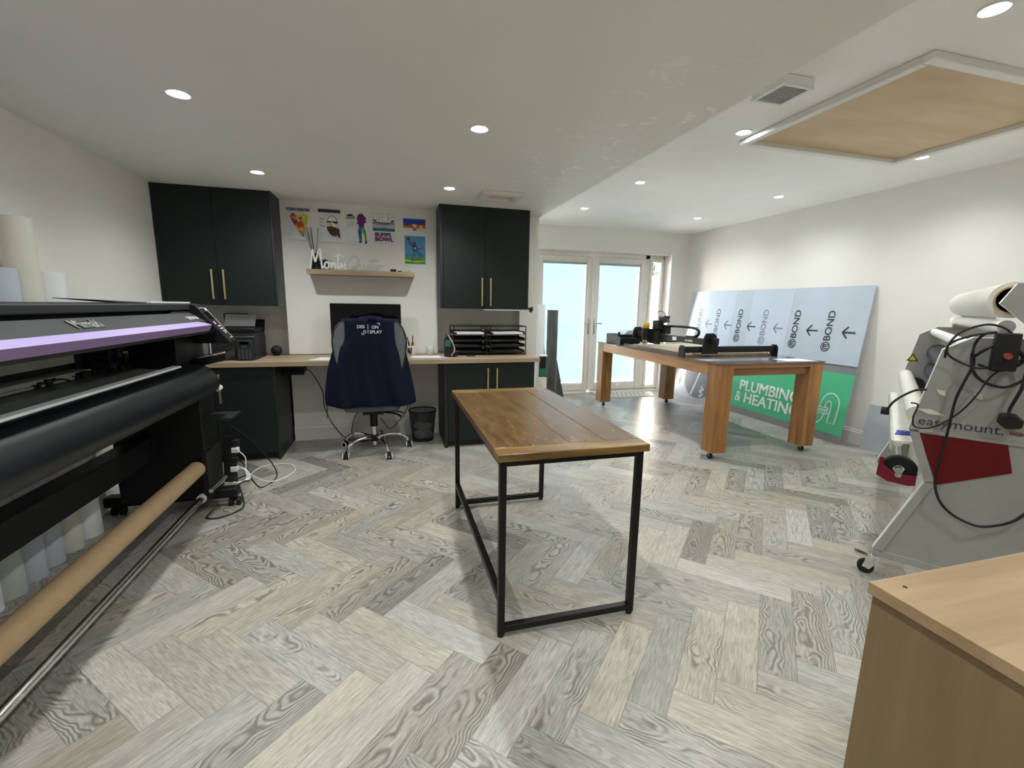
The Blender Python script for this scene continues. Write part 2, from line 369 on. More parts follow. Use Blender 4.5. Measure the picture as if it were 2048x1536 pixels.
def dup(root, loc, rz=None, label=None):
    def cp(o, par):
        c = o.copy(); C.objects.link(c); c.parent = par
        for ch in [x for x in kids.get(o.name, [])]: cp(ch, c)
        return c
    kids = {}
    for x in list(C.objects):
        if x.parent: kids.setdefault(x.parent.name, []).append(x)
    r = cp(root, None); r.location = loc
    if rz is not None: r.rotation_euler = (0, 0, rz)
    if label: r['label'] = label
    return r
def B(*a): return MB().box(*a)

# ------------------------------------------------------------------ room shell
XL, XR, YB, YF, XN, HL, HH, YR = -1.81, 4.605, 4.665, 6.315, 1.551, 2.271, 2.502, -1.7
struct('floor', B(XL-.1, XR+.1, YR-.1, 6.62, -.05, 0), FLOOR)
struct('ceiling_low', B(XL-.1, XN, YR-.1, 5.1, HL, HH+.06), CEILL)
struct('ceiling_high', B(XN, XR+.1, YR-.1, 6.62, HH, HH+.06), CEILH)
struct('wall_left', B(XL-.1, XL, YR-.1, 5.1, 0, HL), WALL)
m = MB(); m.box(-.938, .473, YB, 5.1, 0, HL); m.box(XL, -.938, 4.80, 5.1, 0, HL); m.box(.473, 1.354, 4.80, 5.1, 0, HL)
struct('wall_back', m, WALL)
struct('wall_inner', B(1.354, XN, YB, 6.6, 0, HL), WALL)
struct('wall_upper_inner', B(XN-.1, XN, 5.1, 6.6, HL, HH), WALL)
m = MB(); m.box(XN, 1.80, YF, 6.60, 0, HH); m.box(4.31, XR, YF, 6.60, 0, HH); m.box(1.80, 4.31, YF, 6.60, 2.178, HH)
struct('wall_far', m, WALL)
struct('wall_right', B(XR, XR+.1, YR-.1, 6.62, 0, HH), WALL)
struct('wall_rear', B(XL, XR, YR-.1, YR, 0, HH), WALL)
def skirt(name, p, nrm):   # skirting board with a chamfered top, from p0 to p1
    (x0, y0), (x1, y1) = p; nx, ny = nrm
    m = MB(); pr = [(0, 0), (.018, 0), (.018, .125), (.012, .135), (.010, .150), (0, .155)]
    m.prism([(x0+nx*a, y0+ny*a, z) for a, z in pr], (x1-x0, y1-y0, 0)); return struct(name, m, TRIMW, smooth=False)
skirt('baseboard_left', ((XL, YR), (XL, 4.10)), (1, 0)); skirt('baseboard_back', ((-.938, YB), (.473, YB)), (0, -1))
skirt('baseboard_right', ((XR, YR), (XR, YF)), (-1, 0)); skirt('baseboard_inner', ((XN, YB), (XN, YF)), (1, 0))
skirt('baseboard_far', ((4.31, YF), (XR-.02, YF)), (0, -1))

# outer frame of the door set, leaves, sidelights
m = MB(); y0, y1 = 6.50, 6.57
for a, b in ((1.80, 1.87), (2.06, 2.14), (3.965, 4.045), (4.28, 4.31)): m.box(a, b, y0, y1, 0, 2.178)
m.box(1.80, 4.31, y0, y1, 2.115, 2.178); m.box(1.80, 4.31, y0, y1, 0, .035)
struct('trim_1', m, UPVC, bevel=.006)
struct('trim_2', B(1.80, 4.31, 6.40, 6.50, 0, .012), UPVC)     # threshold
def leaf(name, xa, xb, hs):
    z0, z1, ya, yb = .037, 2.113, 6.475, 6.545; w_ = .088
    e = bpy.data.objects.new(name, None); C.objects.link(e); e.location = ((xa+xb)/2, 6.51, 0); e['kind'] = 'structure'
    m = MB(); m.box(xa, xa+w_, ya, yb, z0, z1); m.box(xb-w_, xb, ya, yb, z0, z1); m.box(xa+w_, xb-w_, ya, yb, z0, z0+.105); m.box(xa+w_, xb-w_, ya, yb, z1-.078, z1)
    link('leaf_frame', m, UPVC, e, bevel=.008)
    m = MB(); a, b, c, d = xa+w_, xb-w_, z0+.105, z1-.078; g = .012
    m.box(a, a+g, ya+.004, yb-.02, c, d); m.box(b-g, b, ya+.004, yb-.02, c, d); m.box(a+g, b-g, ya+.004, yb-.02, c, c+g); m.box(a+g, b-g, ya+.004, yb-.02, d-g, d)
    link('glazing_bead', m, TRIMW, e, bevel=.003)
    link('glass_pane', B(a+g, b-g, 6.50, 6.504, c+g, d-g), GLASS, e)
    link('glass_pane', B(a+g, b-g, 6.526, 6.530, c+g, d-g), GLASS, e)
    link('blind', B(a+g+.004, b-g-.004, 6.514, 6.5155, c+g+.012, d-g-.028), BLIND, e)
    link('blind_rail', B(a+g, b-g, 6.508, 6.522, d-g-.030, d-g), WHITE, e, bevel=.003)
    link('trickle_vent', B((a+b)/2-.18, (a+b)/2+.20, ya-.018, ya, z1-.052, z1-.024), TRIMW, e, bevel=.005)
    hx = xa+w_*.45 if hs > 0 else xb-w_*.45
    h = link('door_handle', MB().box(hx-.014, hx+.014, ya-.010, ya, .93, 1.17), STEEL, e, bevel=.005)
    m = MB(); m.cyl((hx, ya-.008, 1.10), (hx, ya-.050, 1.10), .009); m.tube([(hx, ya-.048, 1.10), (hx+hs*.05, ya-.052, 1.099), (hx+hs*.115, ya-.048, 1.094)], .008)
    link('lever', m, CHROME, h); link('keyhole', MB().cyl((hx, ya-.009, .985), (hx, ya-.014, .985), .011), CHROME, h)
    return e
leaf('door_1', 2.14, 3.042, -1); leaf('door_2', 3.062, 3.965, 1)
struct('trim_3', B(3.028, 3.076, 6.455, 6.475, .037, 2.113), UPVC, bevel=.006)    # meeting stile
for nm, a, b in (('window_1', 4.045, 4.28), ('window_2', 1.87, 2.06)):
    m = MB(); w_ = .045; m.box(a, a+w_, 6.48, 6.55, .035, 2.115); m.box(b-w_, b, 6.48, 6.55, .035, 2.115); m.box(a+w_, b-w_, 6.48, 6.55, .035, .085); m.box(a+w_, b-w_, 6.48, 6.55, 2.07, 2.115)
    o = struct(nm, m, UPVC, bevel=.006)
    link('glass_pane', B(a+w_, b-w_, 6.51, 6.514, .085, 2.07), GLASS, o)

# ------------------------------------------------------------------ outside
struct('patio_ground', B(-8, 16, 6.62, 26, -.12, -.04), PATIO)
f = thing('garden_fence', (5.2, 9, -.04), 'tall pale boarded fence outside the narrow side window', 'fence')
m = MB()
for i in range(46): m.box(5.18+.008*(i % 2), 5.20+.008*(i % 2), 6.70+i*.1, 6.79+i*.1, -.04, 1.93)
link('fence_board', m, FENCE, f); link('capping_rail', B(5.15, 5.24, 6.7, 11.3, 1.93, 1.99), FENCE, f)
for y_ in (6.75, 8.5, 10.2): link('fence_post', B(5.22, 5.30, y_, y_+.09, -.04, 1.93), FENCE, f)
f = thing('garden_tree', (6.6, 10.4, -.04), 'leafy green tree rising behind the garden fence', 'tree')
link('trunk', MB().cyl((6.6, 10.4, -.04), (6.6, 10.5, 2.6), .13, .07), BARK, f)
m = MB()
for i in range(2600):
    p = Vector((random.gauss(6.6, .75), random.gauss(10.5, .8), random.gauss(2.9, .62)))
    if p.z < 1.5 or p.x < 5.35: continue
    a = Vector((random.gauss(0, 1), random.gauss(0, 1), random.gauss(0, 1))).normalized()*.07; b = a.orthogonal().normalized()*.045
    m.face([p-a, p+b, p+a, p-b])
link('foliage', m, LEAF, f, smooth=False, kind='stuff')
t = thing('garden_planter', (4.62, 7.9, -.04), 'low blue tub standing on the patio by the fence', 'planter')
link('tub', MB().lathe([(.0, 0), (.15, 0), (.19, .26), (.17, .26), (.15, .22), (0, .22)], (4.62, 7.9, -.04)), plain('blue_tub', (.12, .25, .5)), t)
link('soil', MB().lathe([(0, .23), (.165, .225)], (4.62, 7.9, -.04)), BARK, t)

# ------------------------------------------------------------------ ceiling fittings
DLG = 'ceiling downlights'
def downlight():
    t = thing('ceiling_downlight', (0, 0, 0), '', 'ceiling light', DLG)
    link('bezel', MB().lathe([(.052, 0), (.052, -.004), (.047, -.007), (.038, -.004), (.036, .0)]), WHITE, t, world=False)
    link('lamp_lens', MB().lathe([(.0001, -.0025), (.036, -.0025)]), GLOWM, t, world=False)
    return t
dl0 = downlight(); first = True
LOWS = {(-.889, 2.516): 'ceiling downlight nearest the left wall above the wide format printer', (.487, 2.50): 'downlight in the low ceiling above the wooden metal-framed table',
        (-.888, 3.77): 'small downlight in front of the left dark green wall cabinet', (.492, 3.77): 'small downlight in front of the right green wall cabinet beside the small hatch',
        (-.889, 1.25): None, (.487, 1.25): None, (-.889, 0): None, (.487, 0): None}
HIGHS = {(2.27, 1.377): 'large bright downlight at the top right corner beyond the loft hatch', (2.285, 2.66): 'downlight just left of the loft hatch corner below the ceiling vent',
         (3.895, 2.66): 'downlight between the loft hatch and the right wall', (2.284, 3.93): 'downlight in the high ceiling above the cutting machine, left row, third from the doors... ',
         (3.90, 3.95): 'downlight', (3.86, 5.17): 'downlight', (2.26, 5.12): 'downlight', (3.9, 1.377): None, (2.28, .1): None, (3.9, .1): None}
HIGHS[(2.284, 3.93)] = 'left downlight of the middle pair in the high ceiling, halfway to the doors'
HIGHS[(3.90, 3.95)] = 'right downlight of the middle pair in the high ceiling, above the leaning sheets'
HIGHS[(3.86, 5.17)] = 'far downlight nearest the corner of the right wall and the glazed doors'
HIGHS[(2.26, 5.12)] = 'far left downlight in the high ceiling before the glazed doors'
for D, h in ((LOWS, HL), (HIGHS, HH)):
    for (x, y), lb in D.items():
        if lb:
            if first: o = dl0; o.location = (x, y, h); first = False
            else: o = dup(dl0, (x, y, h))
            o['label'] = lb
        L = bpy.data.lights.new('downlight_beam', 'SPOT'); L.energy = SPOT*(1 if h == HL else 1.0); L.spot_size = math.radians(150); L.spot_blend = 1.0; L.shadow_soft_size = .03; L.color = (.965, 1, .95)
        lo = bpy.data.objects.new('downlight_beam', L); C.objects.link(lo); lo.location = (x, y, h-.012)
def rimmed(name, x0, x1, y0, y1, h, w_, d, label, cat='hatch', inset=.02):
    t = thing(name, ((x0+x1)/2, (y0+y1)/2, h), label, cat)
    m = MB(); m.box(x0, x1, y0, y0+w_, h-d, h); m.box(x0, x1, y1-w_, y1, h-d, h); m.box(x0, x0+w_, y0+w_, y1-w_, h-d, h); m.box(x1-w_, x1, y0+w_, y1-w_, h-d, h)
    link('hatch_frame', m, TRIMW, t, bevel=.006)
    link('hatch_panel', B(x0+w_, x1-w_, y0+w_, y1-w_, h-.004, h+.0), PLY, t)
    return t
rimmed('loft_hatch', 2.37, 3.80, 1.63, 2.80, HH, .055, .035, 'large white-framed loft hatch with a bare plywood panel')
rimmed('ceiling_hatch', .76, 1.11, 3.72, 4.02, HL, .07, .03, 'small square white-framed access hatch above the right green wall cabinet')
t = thing('extractor_vent', (2.0, 2.08, HH), 'square white slatted extractor vent on the high ceiling beside the step', 'vent')
link('housing', B(1.90, 2.10, 1.98, 2.18, HH-.045, HH), WHITE, t, bevel=.006)
m = MB()
for i in range(12): m.box(1.925, 2.075, 1.997+i*.0142, 2.003+i*.0142, HH-.050, HH-.046)
link('grille_slats', m, mat('slat_grey', (.45, .45, .44), .5), t)
link('grille_recess', B(1.915, 2.085, 1.99, 2.17, HH-.0462, HH-.0452), GRY, t)
m = MB(); m.box(1.90, 1.922, 1.98, 2.18, HH-.054, HH-.045); m.box(2.078, 2.10, 1.98, 2.18, HH-.054, HH-.045); m.box(1.922, 2.078, 1.98, 1.995, HH-.054, HH-.045); m.box(1.922, 2.078, 2.165, 2.18, HH-.054, HH-.045); link('grille_frame', m, WHITE, t)

# ------------------------------------------------------------------ cabinets
def handle(par, x, y, z0, z1):
    m = MB(); m.box(x-.007, x+.007, y-.034, y-.022, z0, z1); m.box(x-.006, x+.006, y-.024, y, z0+.006, z0+.020); m.box(x-.006, x+.006, y-.024, y, z1-.020, z1-.006)
    link('handle', m, BRASS, par, bevel=.002)
def cabinet(name, x0, x1, yf, yb, z0, z1, split, hs, hz, label, dz0=0, fillL=.02, fillR=.02, plinth=0):
    t = thing(name, ((x0+x1)/2, yf, z0), label, 'cabinet')
    m = MB()
    if plinth: m.box(x0+.03, x1-.03, yf+.06, yb, z0, z0+plinth)
    m.box(x0, x1, yf+.02, yb, z0+plinth, z1)
    m.box(x0, x0+fillL-.002, yf+.001, yf+.02, z0, z1); m.box(x1-fillR+.002, x1, yf+.001, yf+.02, z0, z1)
    if plinth: m.box(x0, x0+.018, yf+.02, yb, z0, z0+plinth); m.box(x1-.018, x1, yf+.02, yb, z0, z0+plinth)
    link('body', m, GREENI, t, bevel=.001)
    for a, b, hx in ((x0+fillL, split-.0015, hs[0]), (split+.0015, x1-fillR, hs[1])):
        d = link('door', B(a, b, yf, yf+.019, z0+plinth+dz0, z1-.002), GREEN, t, bevel=.0015)
        handle(d, hx, yf, *hz)
    return t
cabinet('wall_cabinet', XL+.001, -.938, 4.356, 4.799, 1.317, HL-.001, -1.385, (-1.423, -1.336), (1.367, 1.613), 'left dark green two-door wall cabinet in the corner, brass bar handles', fillL=.02)
cabinet('wall_cabinet', .473, 1.353, 4.356, 4.799, 1.317, HL-.001, .913, (.875, .960), (1.345, 1.613), 'right dark green two-door wall cabinet above the letter trays', fillL=.03)
cabinet('base_cabinet', XL+.001, -.951, 4.10, 4.799, 0, .8165, -1.41, (-1.467, -1.362), (.52, .765), 'left dark green base cabinet behind the wide format printer', plinth=.07)
cabinet('base_cabinet', .475, 1.353, 4.10, 4.799, 0, .8165, .928, (.883, .971), (.53, .765), 'right dark green base cabinet under the worktop behind the wooden table', plinth=.07, fillL=.03)
m = MB(); m.box(XL+.001, 1.40, 4.075, YB-.001, .8175, .857); m.box(XL+.001, -.939, YB-.001, 4.798, .8175, .857); m.box(.474, 1.353, YB-.001, 4.798, .8175, .857)
tag(link('worktop', m, OAK, bevel=.002), 'long pale oak-effect worktop running along the back wall over both base cabinets', 'worktop')
t = link('floating_shelf', B(-.715, .243, 4.465, YB-.001, 1.607, 1.652), OAK, bevel=.002); tag(t, 'pale oak floating shelf under the children\'s drawings', 'shelf')
# cable tray under the desk
t = thing('cable_tray', (-.86, 4.5, .75), 'black cable tray fixed under the worktop beside the left base cabinet', 'cable tray')
link('tray', B(-.945, -.78, 4.42, 4.58, .71, .8174), BLACKP, t, bevel=.006); link('flap', B(-.945, -.775, 4.405, 4.42, .695, .735), BLACKP, t, bevel=.003)
# under-cabinet white plastic strip with its green tape
t = thing('cabinet_edge_strip', (1.1, 4.40, 1.31), 'slim white strip under the right green wall cabinet with dark tape at its end', 'light strip')
link('strip', B(.90, 1.375, 4.362, 4.375, 1.303, 1.316), WHITE, t, bevel=.002); link('tape_end', MB().prism([(1.355, 4.350, 1.330), (1.40, 4.350, 1.345), (1.405, 4.350, 1.31), (1.385, 4.350, 1.285), (1.372, 4.35, 1.30)], (0, .03, 0)), GREENI, t)

# ------------------------------------------------------------------ wall drawings
def paper(x0, x1, z0, z1, label, draw, mats, curl=0, y=YB):
    t = thing('drawing', ((x0+x1)/2, y, z0), label, 'drawing', 'children\'s drawings pinned to the wall')
    m = MB(); n = 8
    for i in range(n):      # gently curled sheet
        a, b = i/n, (i+1)/n
        ya = y-.003-curl*(1-a)**3; yb_ = y-.003-curl*(1-b)**3
        m.prism([(x0, ya, z0+(z1-z0)*a), (x1, ya, z0+(z1-z0)*a), (x1, yb_, z0+(z1-z0)*b), (x0, yb_, z0+(z1-z0)*b)], (0, .0006, 0))
    link('sheet', m, PAPER, t, smooth=False)
    m = MB(); W_, H_ = x1-x0, z1-z0; cnt = [0]
    def P(poly, mi):
        m.mi = mi; cnt[0] += 1; yy = y-.0042-curl-.00012*cnt[0]
        m.prism([(x0+u*W_, yy-(0), z0+v*H_) for u, v in poly], (0, .0001, 0))
    def T(s_, u, v, size, mi, bold=.01, sx=1):
        m.mi = mi; cnt[0] += 1; m.text(s_, size, (x0+u*W_, y-.0042-curl-.00012*cnt[0], z0+v*H_), (1, 0, 0), (0, 0, 1), .0001, bold=bold, sx=sx)
    draw(P, T); link('picture', m, mats, t, smooth=False)
def ell(cx, cy, rx, ry, n=18, a0=0, a1=2*PI): return [(cx+rx*math.cos(a0+(a1-a0)*i/(n-1 if a1-a0 < 6.2 else n)), cy+ry*math.sin(a0+(a1-a0)*i/(n-1 if a1-a0 < 6.2 else n))) for i in range(n)]
def d1(P, T):
    P([(0, .91), (1, .91), (1, 1), (0, 1)], 0); [P([(.06+.11*k, .94), (.13+.11*k, .942), (.13+.11*k, .962), (.06+.11*k, .96)], 0 if k % 3 else 6) for k in range(8)]
    P([(.14, .72), (.2, .82), (.32, .84), (.42, .78), (.5, .74), (.6, .8), (.75, .83), (.88, .8), (.9, .68), (.85, .5), (.76, .32), (.66, .08), (.45, .3), (.28, .5)], 4)
    P([(.14, .72), (.2, .82), (.32, .84), (.40, .72), (.32, .62), (.22, .56)], 1); P([(.2, .66), (.32, .60), (.42, .66), (.45, .5), (.3, .46)], 2)
    P([(.5, .74), (.6, .8), (.75, .83), (.8, .75), (.6, .66)], 4); P([(.55, .62), (.86, .72), (.84, .52), (.7, .45)], 3); P(ell(.58, .68, .09, .05), 0)
    P([(.36, .5), (.62, .62), (.74, .44), (.5, .36)], 1); P([(.46, .28), (.7, .36), (.66, .16), (.6, .14)], 5); P(ell(.62, .31, .08, .05), 3); P(ell(.3, .70, .1, .025), 3); P([(.66, .08), (.6, .15), (.7, .17)], 2)
def d2(P, T):
    P([(0, .91), (1, .91), (1, 1), (0, 1)], 0); [P([(.06+.11*k, .94), (.13+.11*k, .942), (.13+.11*k, .955), (.06+.11*k, .953)], 4) for k in range(8)]
    P(ell(.62, .62, .235, .20), 0); P(ell(.62, .62, .215, .185), 3); P([(.4, .47), (.85, .47), (.83, .6), (.41, .6)], 3)
    P([(.36, .47), (.55, .50), (.78, .46), (.93, .42), (.93, .26), (.88, .16), (.84, .24), (.72, .20), (.55, .22), (.45, .3), (.38, .38)], 1); P([(.82, .25), (.9, .12), (.96, .22), (.92, .3)], 1)
    P([(.37, .645), (.87, .645), (.85, .6), (.78, .575), (.66, .6), (.62, .625), (.5, .6), (.42, .6)], 0); P([(.44, .56), (.55, .6), (.66, .555), (.58, .52), (.66, .5), (.5, .49)], 2)
    P([(.56, .17), (.66, .17), (.64, .2), (.58, .2)], 4); P([(.70, .17), (.8, .17), (.77, .2), (.72, .2)], 4)
    T('Ollie', .04, .68, .022, 4, 0); T('The', .06, .58, .022, 4, 0); T('Eagle', .05, .48, .022, 4, 0)
def d3(P, T):
    P([(.08, .90), (.3, .90), (.3, .86), (.38, .86), (.38, .76), (.02, .76), (.02, .86), (.08, .86)], 0); P([(.04, .78), (.36, .78), (.36, .84), (.04, .84)], 6); [P([(.07+.05*k, .79), (.10+.05*k, .79), (.10+.05*k, .83), (.07+.05*k, .83)], 0) for k in range(6)]
    for k in range(5): P([(.06, .70-.035*k), (.34, .695-.035*k), (.34, .700-.035*k), (.06, .705-.035*k)], 4)
    P([(.02, .535), (.5, .52), (.5, .524), (.02, .54)], 4)
    P([(.5, .86), (.58, .93), (.72, .93), (.80, .86), (.88, .8), (.84, .74), (.88, .68), (.78, .66), (.76, .52), (.56, .52), (.52, .62), (.44, .60), (.5, .7), (.46, .78)], 1); P(ell(.64, .86, .08, .05), 5); P([(.52, .7), (.8, .7), (.74, .6), (.58, .6)], 1)
    P([(.56, .53), (.68, .53), (.66, .34), (.64, .10), (.52, .06), (.56, .12), (.52, .3), (.5, .42)], 2); P([(.68, .53), (.77, .53), (.84, .4), (.86, .12), (.8, .1), (.76, .3), (.7, .42)], 3)
    P([(.5, .07), (.66, .07), (.66, .11), (.56, .12)], 5); P([(.78, .03), (.88, .06), (.87, .13), (.8, .12)], 5); P([(.56, .2), (.65, .2), (.65, .24), (.56, .24)], 5); P([(.54, .36), (.67, .36), (.67, .40), (.54, .40)], 5)
def d4(P, T):
    P([(.03, .97), (.97, .97), (.97, .45), (.03, .45)], 0); P([(.04, .965), (.96, .965), (.96, .72), (.04, .72)], 3); P([(.03, .66), (.5, .60), (.97, .66), (.97, .54), (.03, .54)], 4)
    for k in range(5): P([(.04, .69-.03*k), (.5, .64-.03*k), (.96, .69-.03*k), (.96, .683-.03*k), (.5, .633-.03*k), (.04, .683-.03*k)], 3)
    P([(.03, .52), (.5, .56), (.97, .52), (.97, .455), (.03, .455)], 2)
    for k in range(26): u, v = random.uniform(.08, .92), random.uniform(.75, .94); P(ell(u, v, .012, .012, 6), 0)
    for u in (.3, .7): P([(u-.006, .965), (u+.006, .965), (u+.006, .72), (u-.006, .72)], 0)
    P([(.06, .80), (.2, .76), (.2, .72), (.06, .75)], 5); P([(.94, .80), (.8, .76), (.8, .72), (.94, .75)], 5)
    T('BUMPS', .11, .29, .050, 1, .045, 1.0); T('BOWL', .11, .145, .052, 1, .05, 1.12); P([(.06, .08), (.94, .07), (.94, .074), (.06, .084)], 0)
def d5(P, T):
    P([(.02, .5), (.98, .5), (.98, 1), (.02, 1)], 0); P([(.02, .5), (.98, .5), (.98, .14), (.02, .14)], 1); P([(.4, .5), (.54, .16), (.60, .5)], 2); P(ell(.56, .42, .04, .07), 3); P([(.70, .14), (.86, .14), (.86, .38), (.78, .44), (.70, .38)], 3)
    P([(.04, .36), (.38, .36), (.34, .52), (.28, .42), (.2, .54), (.12, .42), (.06, .52)], 4)
    for k in range(9): P([(.06+k*.1, .86+.05*(k % 3)), (.13+k*.1, .88+.05*(k % 3)), (.13+k*.1, .86+.05*(k % 3))], 5)
    P([(.42, -.06), (.58, -.06), (.58, .1), (.42, .1)], 6); P([(.62, .03), (.9, .03), (.9, .05), (.62, .05)], 6)
def d6(P, T):
    P([(.03, .09), (.97, .09), (.97, .98), (.03, .98)], 0)
    for k in range(14): P([(.05+.065*k, .34), (.075+.065*k, .34), (.08+.065*k, .40+.03*(k % 3)), (.06+.065*k, .41)], 1 if k % 2 else 5)
    P([(.03, .09), (.97, .09), (.97, .30), (.6, .33), (.03, .29)], 2); P([(.03, .17), (.6, .14), (.97, .18), (.97, .2), (.5, .19), (.03, .22)], 3); P([(.1, .25), (.7, .24), (.9, .27), (.5, .27)], 5)
    P(ell(.2, .89, .07, .045), 4); P([(.2, .86), (.27, .82), (.42, .66), (.38, .62), (.24, .76)], 5); P(ell(.47, .74, .08, .05), 5); P([(.38, .70), (.58, .68), (.6, .5), (.4, .48)], 1)
    P([(.58, .62), (.72, .58), (.88, .66), (.86, .62), (.72, .54), (.58, .55)], 5); P([(.40, .5), (.6, .52), (.8, .42), (.86, .34), (.76, .30), (.66, .40), (.5, .44), (.44, .30), (.38, .18), (.32, .18), (.36, .36)], 6); P([(.32, .18), (.4, .18), (.42, .22), (.34, .22)], 4)
    T('12', .42, .56, .028, 7, .03)
paper(-.880, -.683, 1.925, 2.203, 'drawing of a multicoloured heart face, leftmost on the wall', d1, [GRY, RED, PUR, LIME, YELI, PINK, WHT], .010)
paper(-.612, -.420, 1.915, 2.208, 'drawing of a brown and white eagle wearing sunglasses', d2, [BLK, BRN, YELI, WHT, GRY], .008)
paper(-.372, -.162, 1.905, 2.211, 'drawing of a purple standing figure with one blue and one green leg', d3, [BLK, PUR, TEAL, GRN, GRY, NAVI, WHT])
paper(-.138, .080, 1.905, 2.211, 'drawing of a sports stadium above purple block letters', d4, [GRY, PUR, TEAL, WHT, plain('pale_grey_ink', (.42, .45, .45)), BLK])
paper(.150, .373, 2.073, 2.175, 'small landscape drawing with deep blue sky over orange buildings', d5, [BLUE, ORG, WHT, YELI, NAVI, SKY, GRY])
paper(.157, .370, 1.720, 2.019, 'drawing of a player leaping with a ball over green grass', d6, [SKY, NAVI, GRN, LIME, BRN, PUR, TEAL, WHT])

# ------------------------------------------------------------------ shelf things
def script(name, paths, x0, z0, sc, y, r, label, m_, sx=1.0):
    m = MB()
    for p in paths: m.tube([(x0+u*sc*sx, y, z0+v*sc) for u, v in p], r, 6, 5)
    for v in m.bm.verts: v.co.y = y+(v.co.y-y)*1.1
    o = link(name, m, m_); return tag(o, label, 'lettering')
ly = 4.50
M_ = [[(0, 0), (.06, .45), (.12, .9), (.15, 1.0), (.17, .8), (.2, .45), (.23, .35)], [(.23, .35), (.35, .8), (.43, 1.04), (.47, 1.0), (.48, .6), (.50, .1), (.53, .03), (.58, .12)]]
onty = [[(.76, .36), (.68, .36), (.62, .22), (.64, .06), (.72, .03), (.8, .14), (.79, .3), (.74, .36), (.83, .33), (.9, .33)],
        [(.90, .34), (.91, .05)], [(.91, .1), (.98, .28), (1.04, .32), (1.07, .2), (1.08, .05), (1.14, .08)], [(1.26, .85), (1.21, .4), (1.2, .12), (1.25, .05), (1.32, .12)], [(1.08, .66), (1.26, .72), (1.46, .74)],
        [(1.36, .36), (1.35, .16), (1.41, .1), (1.5, .2), (1.52, .36)], [(1.52, .36), (1.51, .05), (1.48, .0)]]
script('name_sign', M_+onty, -.683, 1.659, .165, ly, .0085, 'white handwritten-style cut-out lettering reading Monty on the oak shelf', WHITE, 1.20)
chst = [[(.62, .82), (.55, .98), (.42, .98), (.25, .75), (.12, .35), (.10, .08), (.22, .02), (.40, .14), (.52, .26)],
        [(.55, .0), (.66, .45), (.72, .85), (.68, .86), (.62, .5), (.58, .05)], [(.6, .2), (.70, .38), (.76, .34), (.74, .1), (.80, .04), (.87, .12)],
        [(.87, .2), (.97, .26), (1.0, .36), (.93, .40), (.87, .28), (.88, .08), (.97, .03), (1.06, .12)], [(1.06, .12), (1.16, .42), (1.18, .3), (1.22, .14), (1.16, .03), (1.08, .05)],
        [(1.42, .86), (1.35, .5), (1.31, .15), (1.35, .04), (1.43, .10)], [(1.20, .66), (1.4, .68), (1.66, .70)], [(1.46, .2), (1.56, .25), (1.60, .36), (1.52, .40), (1.45, .28), (1.46, .08), (1.55, .03), (1.64, .14)],
        [(1.66, .42), (1.70, .36), (1.67, .04)], [(1.68, .2), (1.76, .36), (1.86, .38), (1.88, .32)]]
script('name_sign', chst, -.383, 1.659, .125, ly, .0065, 'thin silver cut-out lettering reading Chester on the oak shelf', mat('pale_silver_card', (.5, .5, .49), .4), 1.42)
t = thing('reed_diffuser', (-.645, 4.56, 1.652), 'black reed diffuser bottle with black sticks at the left end of the shelf', 'diffuser')
link('bottle', MB().box(-.682, -.600, 4.55, 4.63, 1.6525, 1.735), BLACKP, t, bevel=.006); link('collar', B(-.672, -.622, 4.56, 4.61, 1.735, 1.80), BLACKP, t, bevel=.004)
for i, (dx, dy) in enumerate(((-.085, -.02), (-.07, .02), (-.055, -.01), (-.035, .02), (-.022, -.015), (.035, .01))): link('reed', MB().cyl((-.647+dx*.1, 4.585, 1.74), (-.647+dx, 4.585+dy, 2.03), .0022, n=6), BLK, t)
tag(link('black_box', B(-.598, -.545, 4.55, 4.62, 1.6525, 1.745), BLACKP, bevel=.003), 'small black box on the shelf behind the white lettering', 'box')
tag(link('shelf_clock', B(.02, .075, 4.50, 4.54, 1.6525, 1.678), BLACKP, bevel=.006), 'small black rounded gadget on the right part of the oak shelf', 'gadget')
tag(link('key_fob', B(.088, .125, 4.49, 4.52, 1.6525, 1.664), BLACKP, bevel=.004), 'flat black fob lying between the gadget and the glasses on the shelf', 'fob')
t = thing('spectacles', (.165, 4.50, 1.653), 'folded metal spectacles at the right end of the oak shelf', 'glasses')
m = MB(); m.tube([(.135+.018*math.cos(a), 4.49, 1.667+.011*math.sin(a)) for a in [i*PI/6 for i in range(13)]], .0014, 5, 2); m.tube([(.178+.018*math.cos(a), 4.49, 1.667+.011*math.sin(a)) for a in [i*PI/6 for i in range(13)]], .0014, 5, 2); m.tube([(.153, 4.49, 1.668), (.160, 4.49, 1.668)], .0014, 5)
link('rim', m, STEEL, t); link('temple', MB().tube([(.196, 4.49, 1.668), (.20, 4.52, 1.66), (.14, 4.535, 1.655)], .0014, 5), STEEL, t); link('temple', MB().tube([(.117, 4.49, 1.668), (.118, 4.53, 1.66), (.18, 4.54, 1.655)], .0014, 5), STEEL, t)

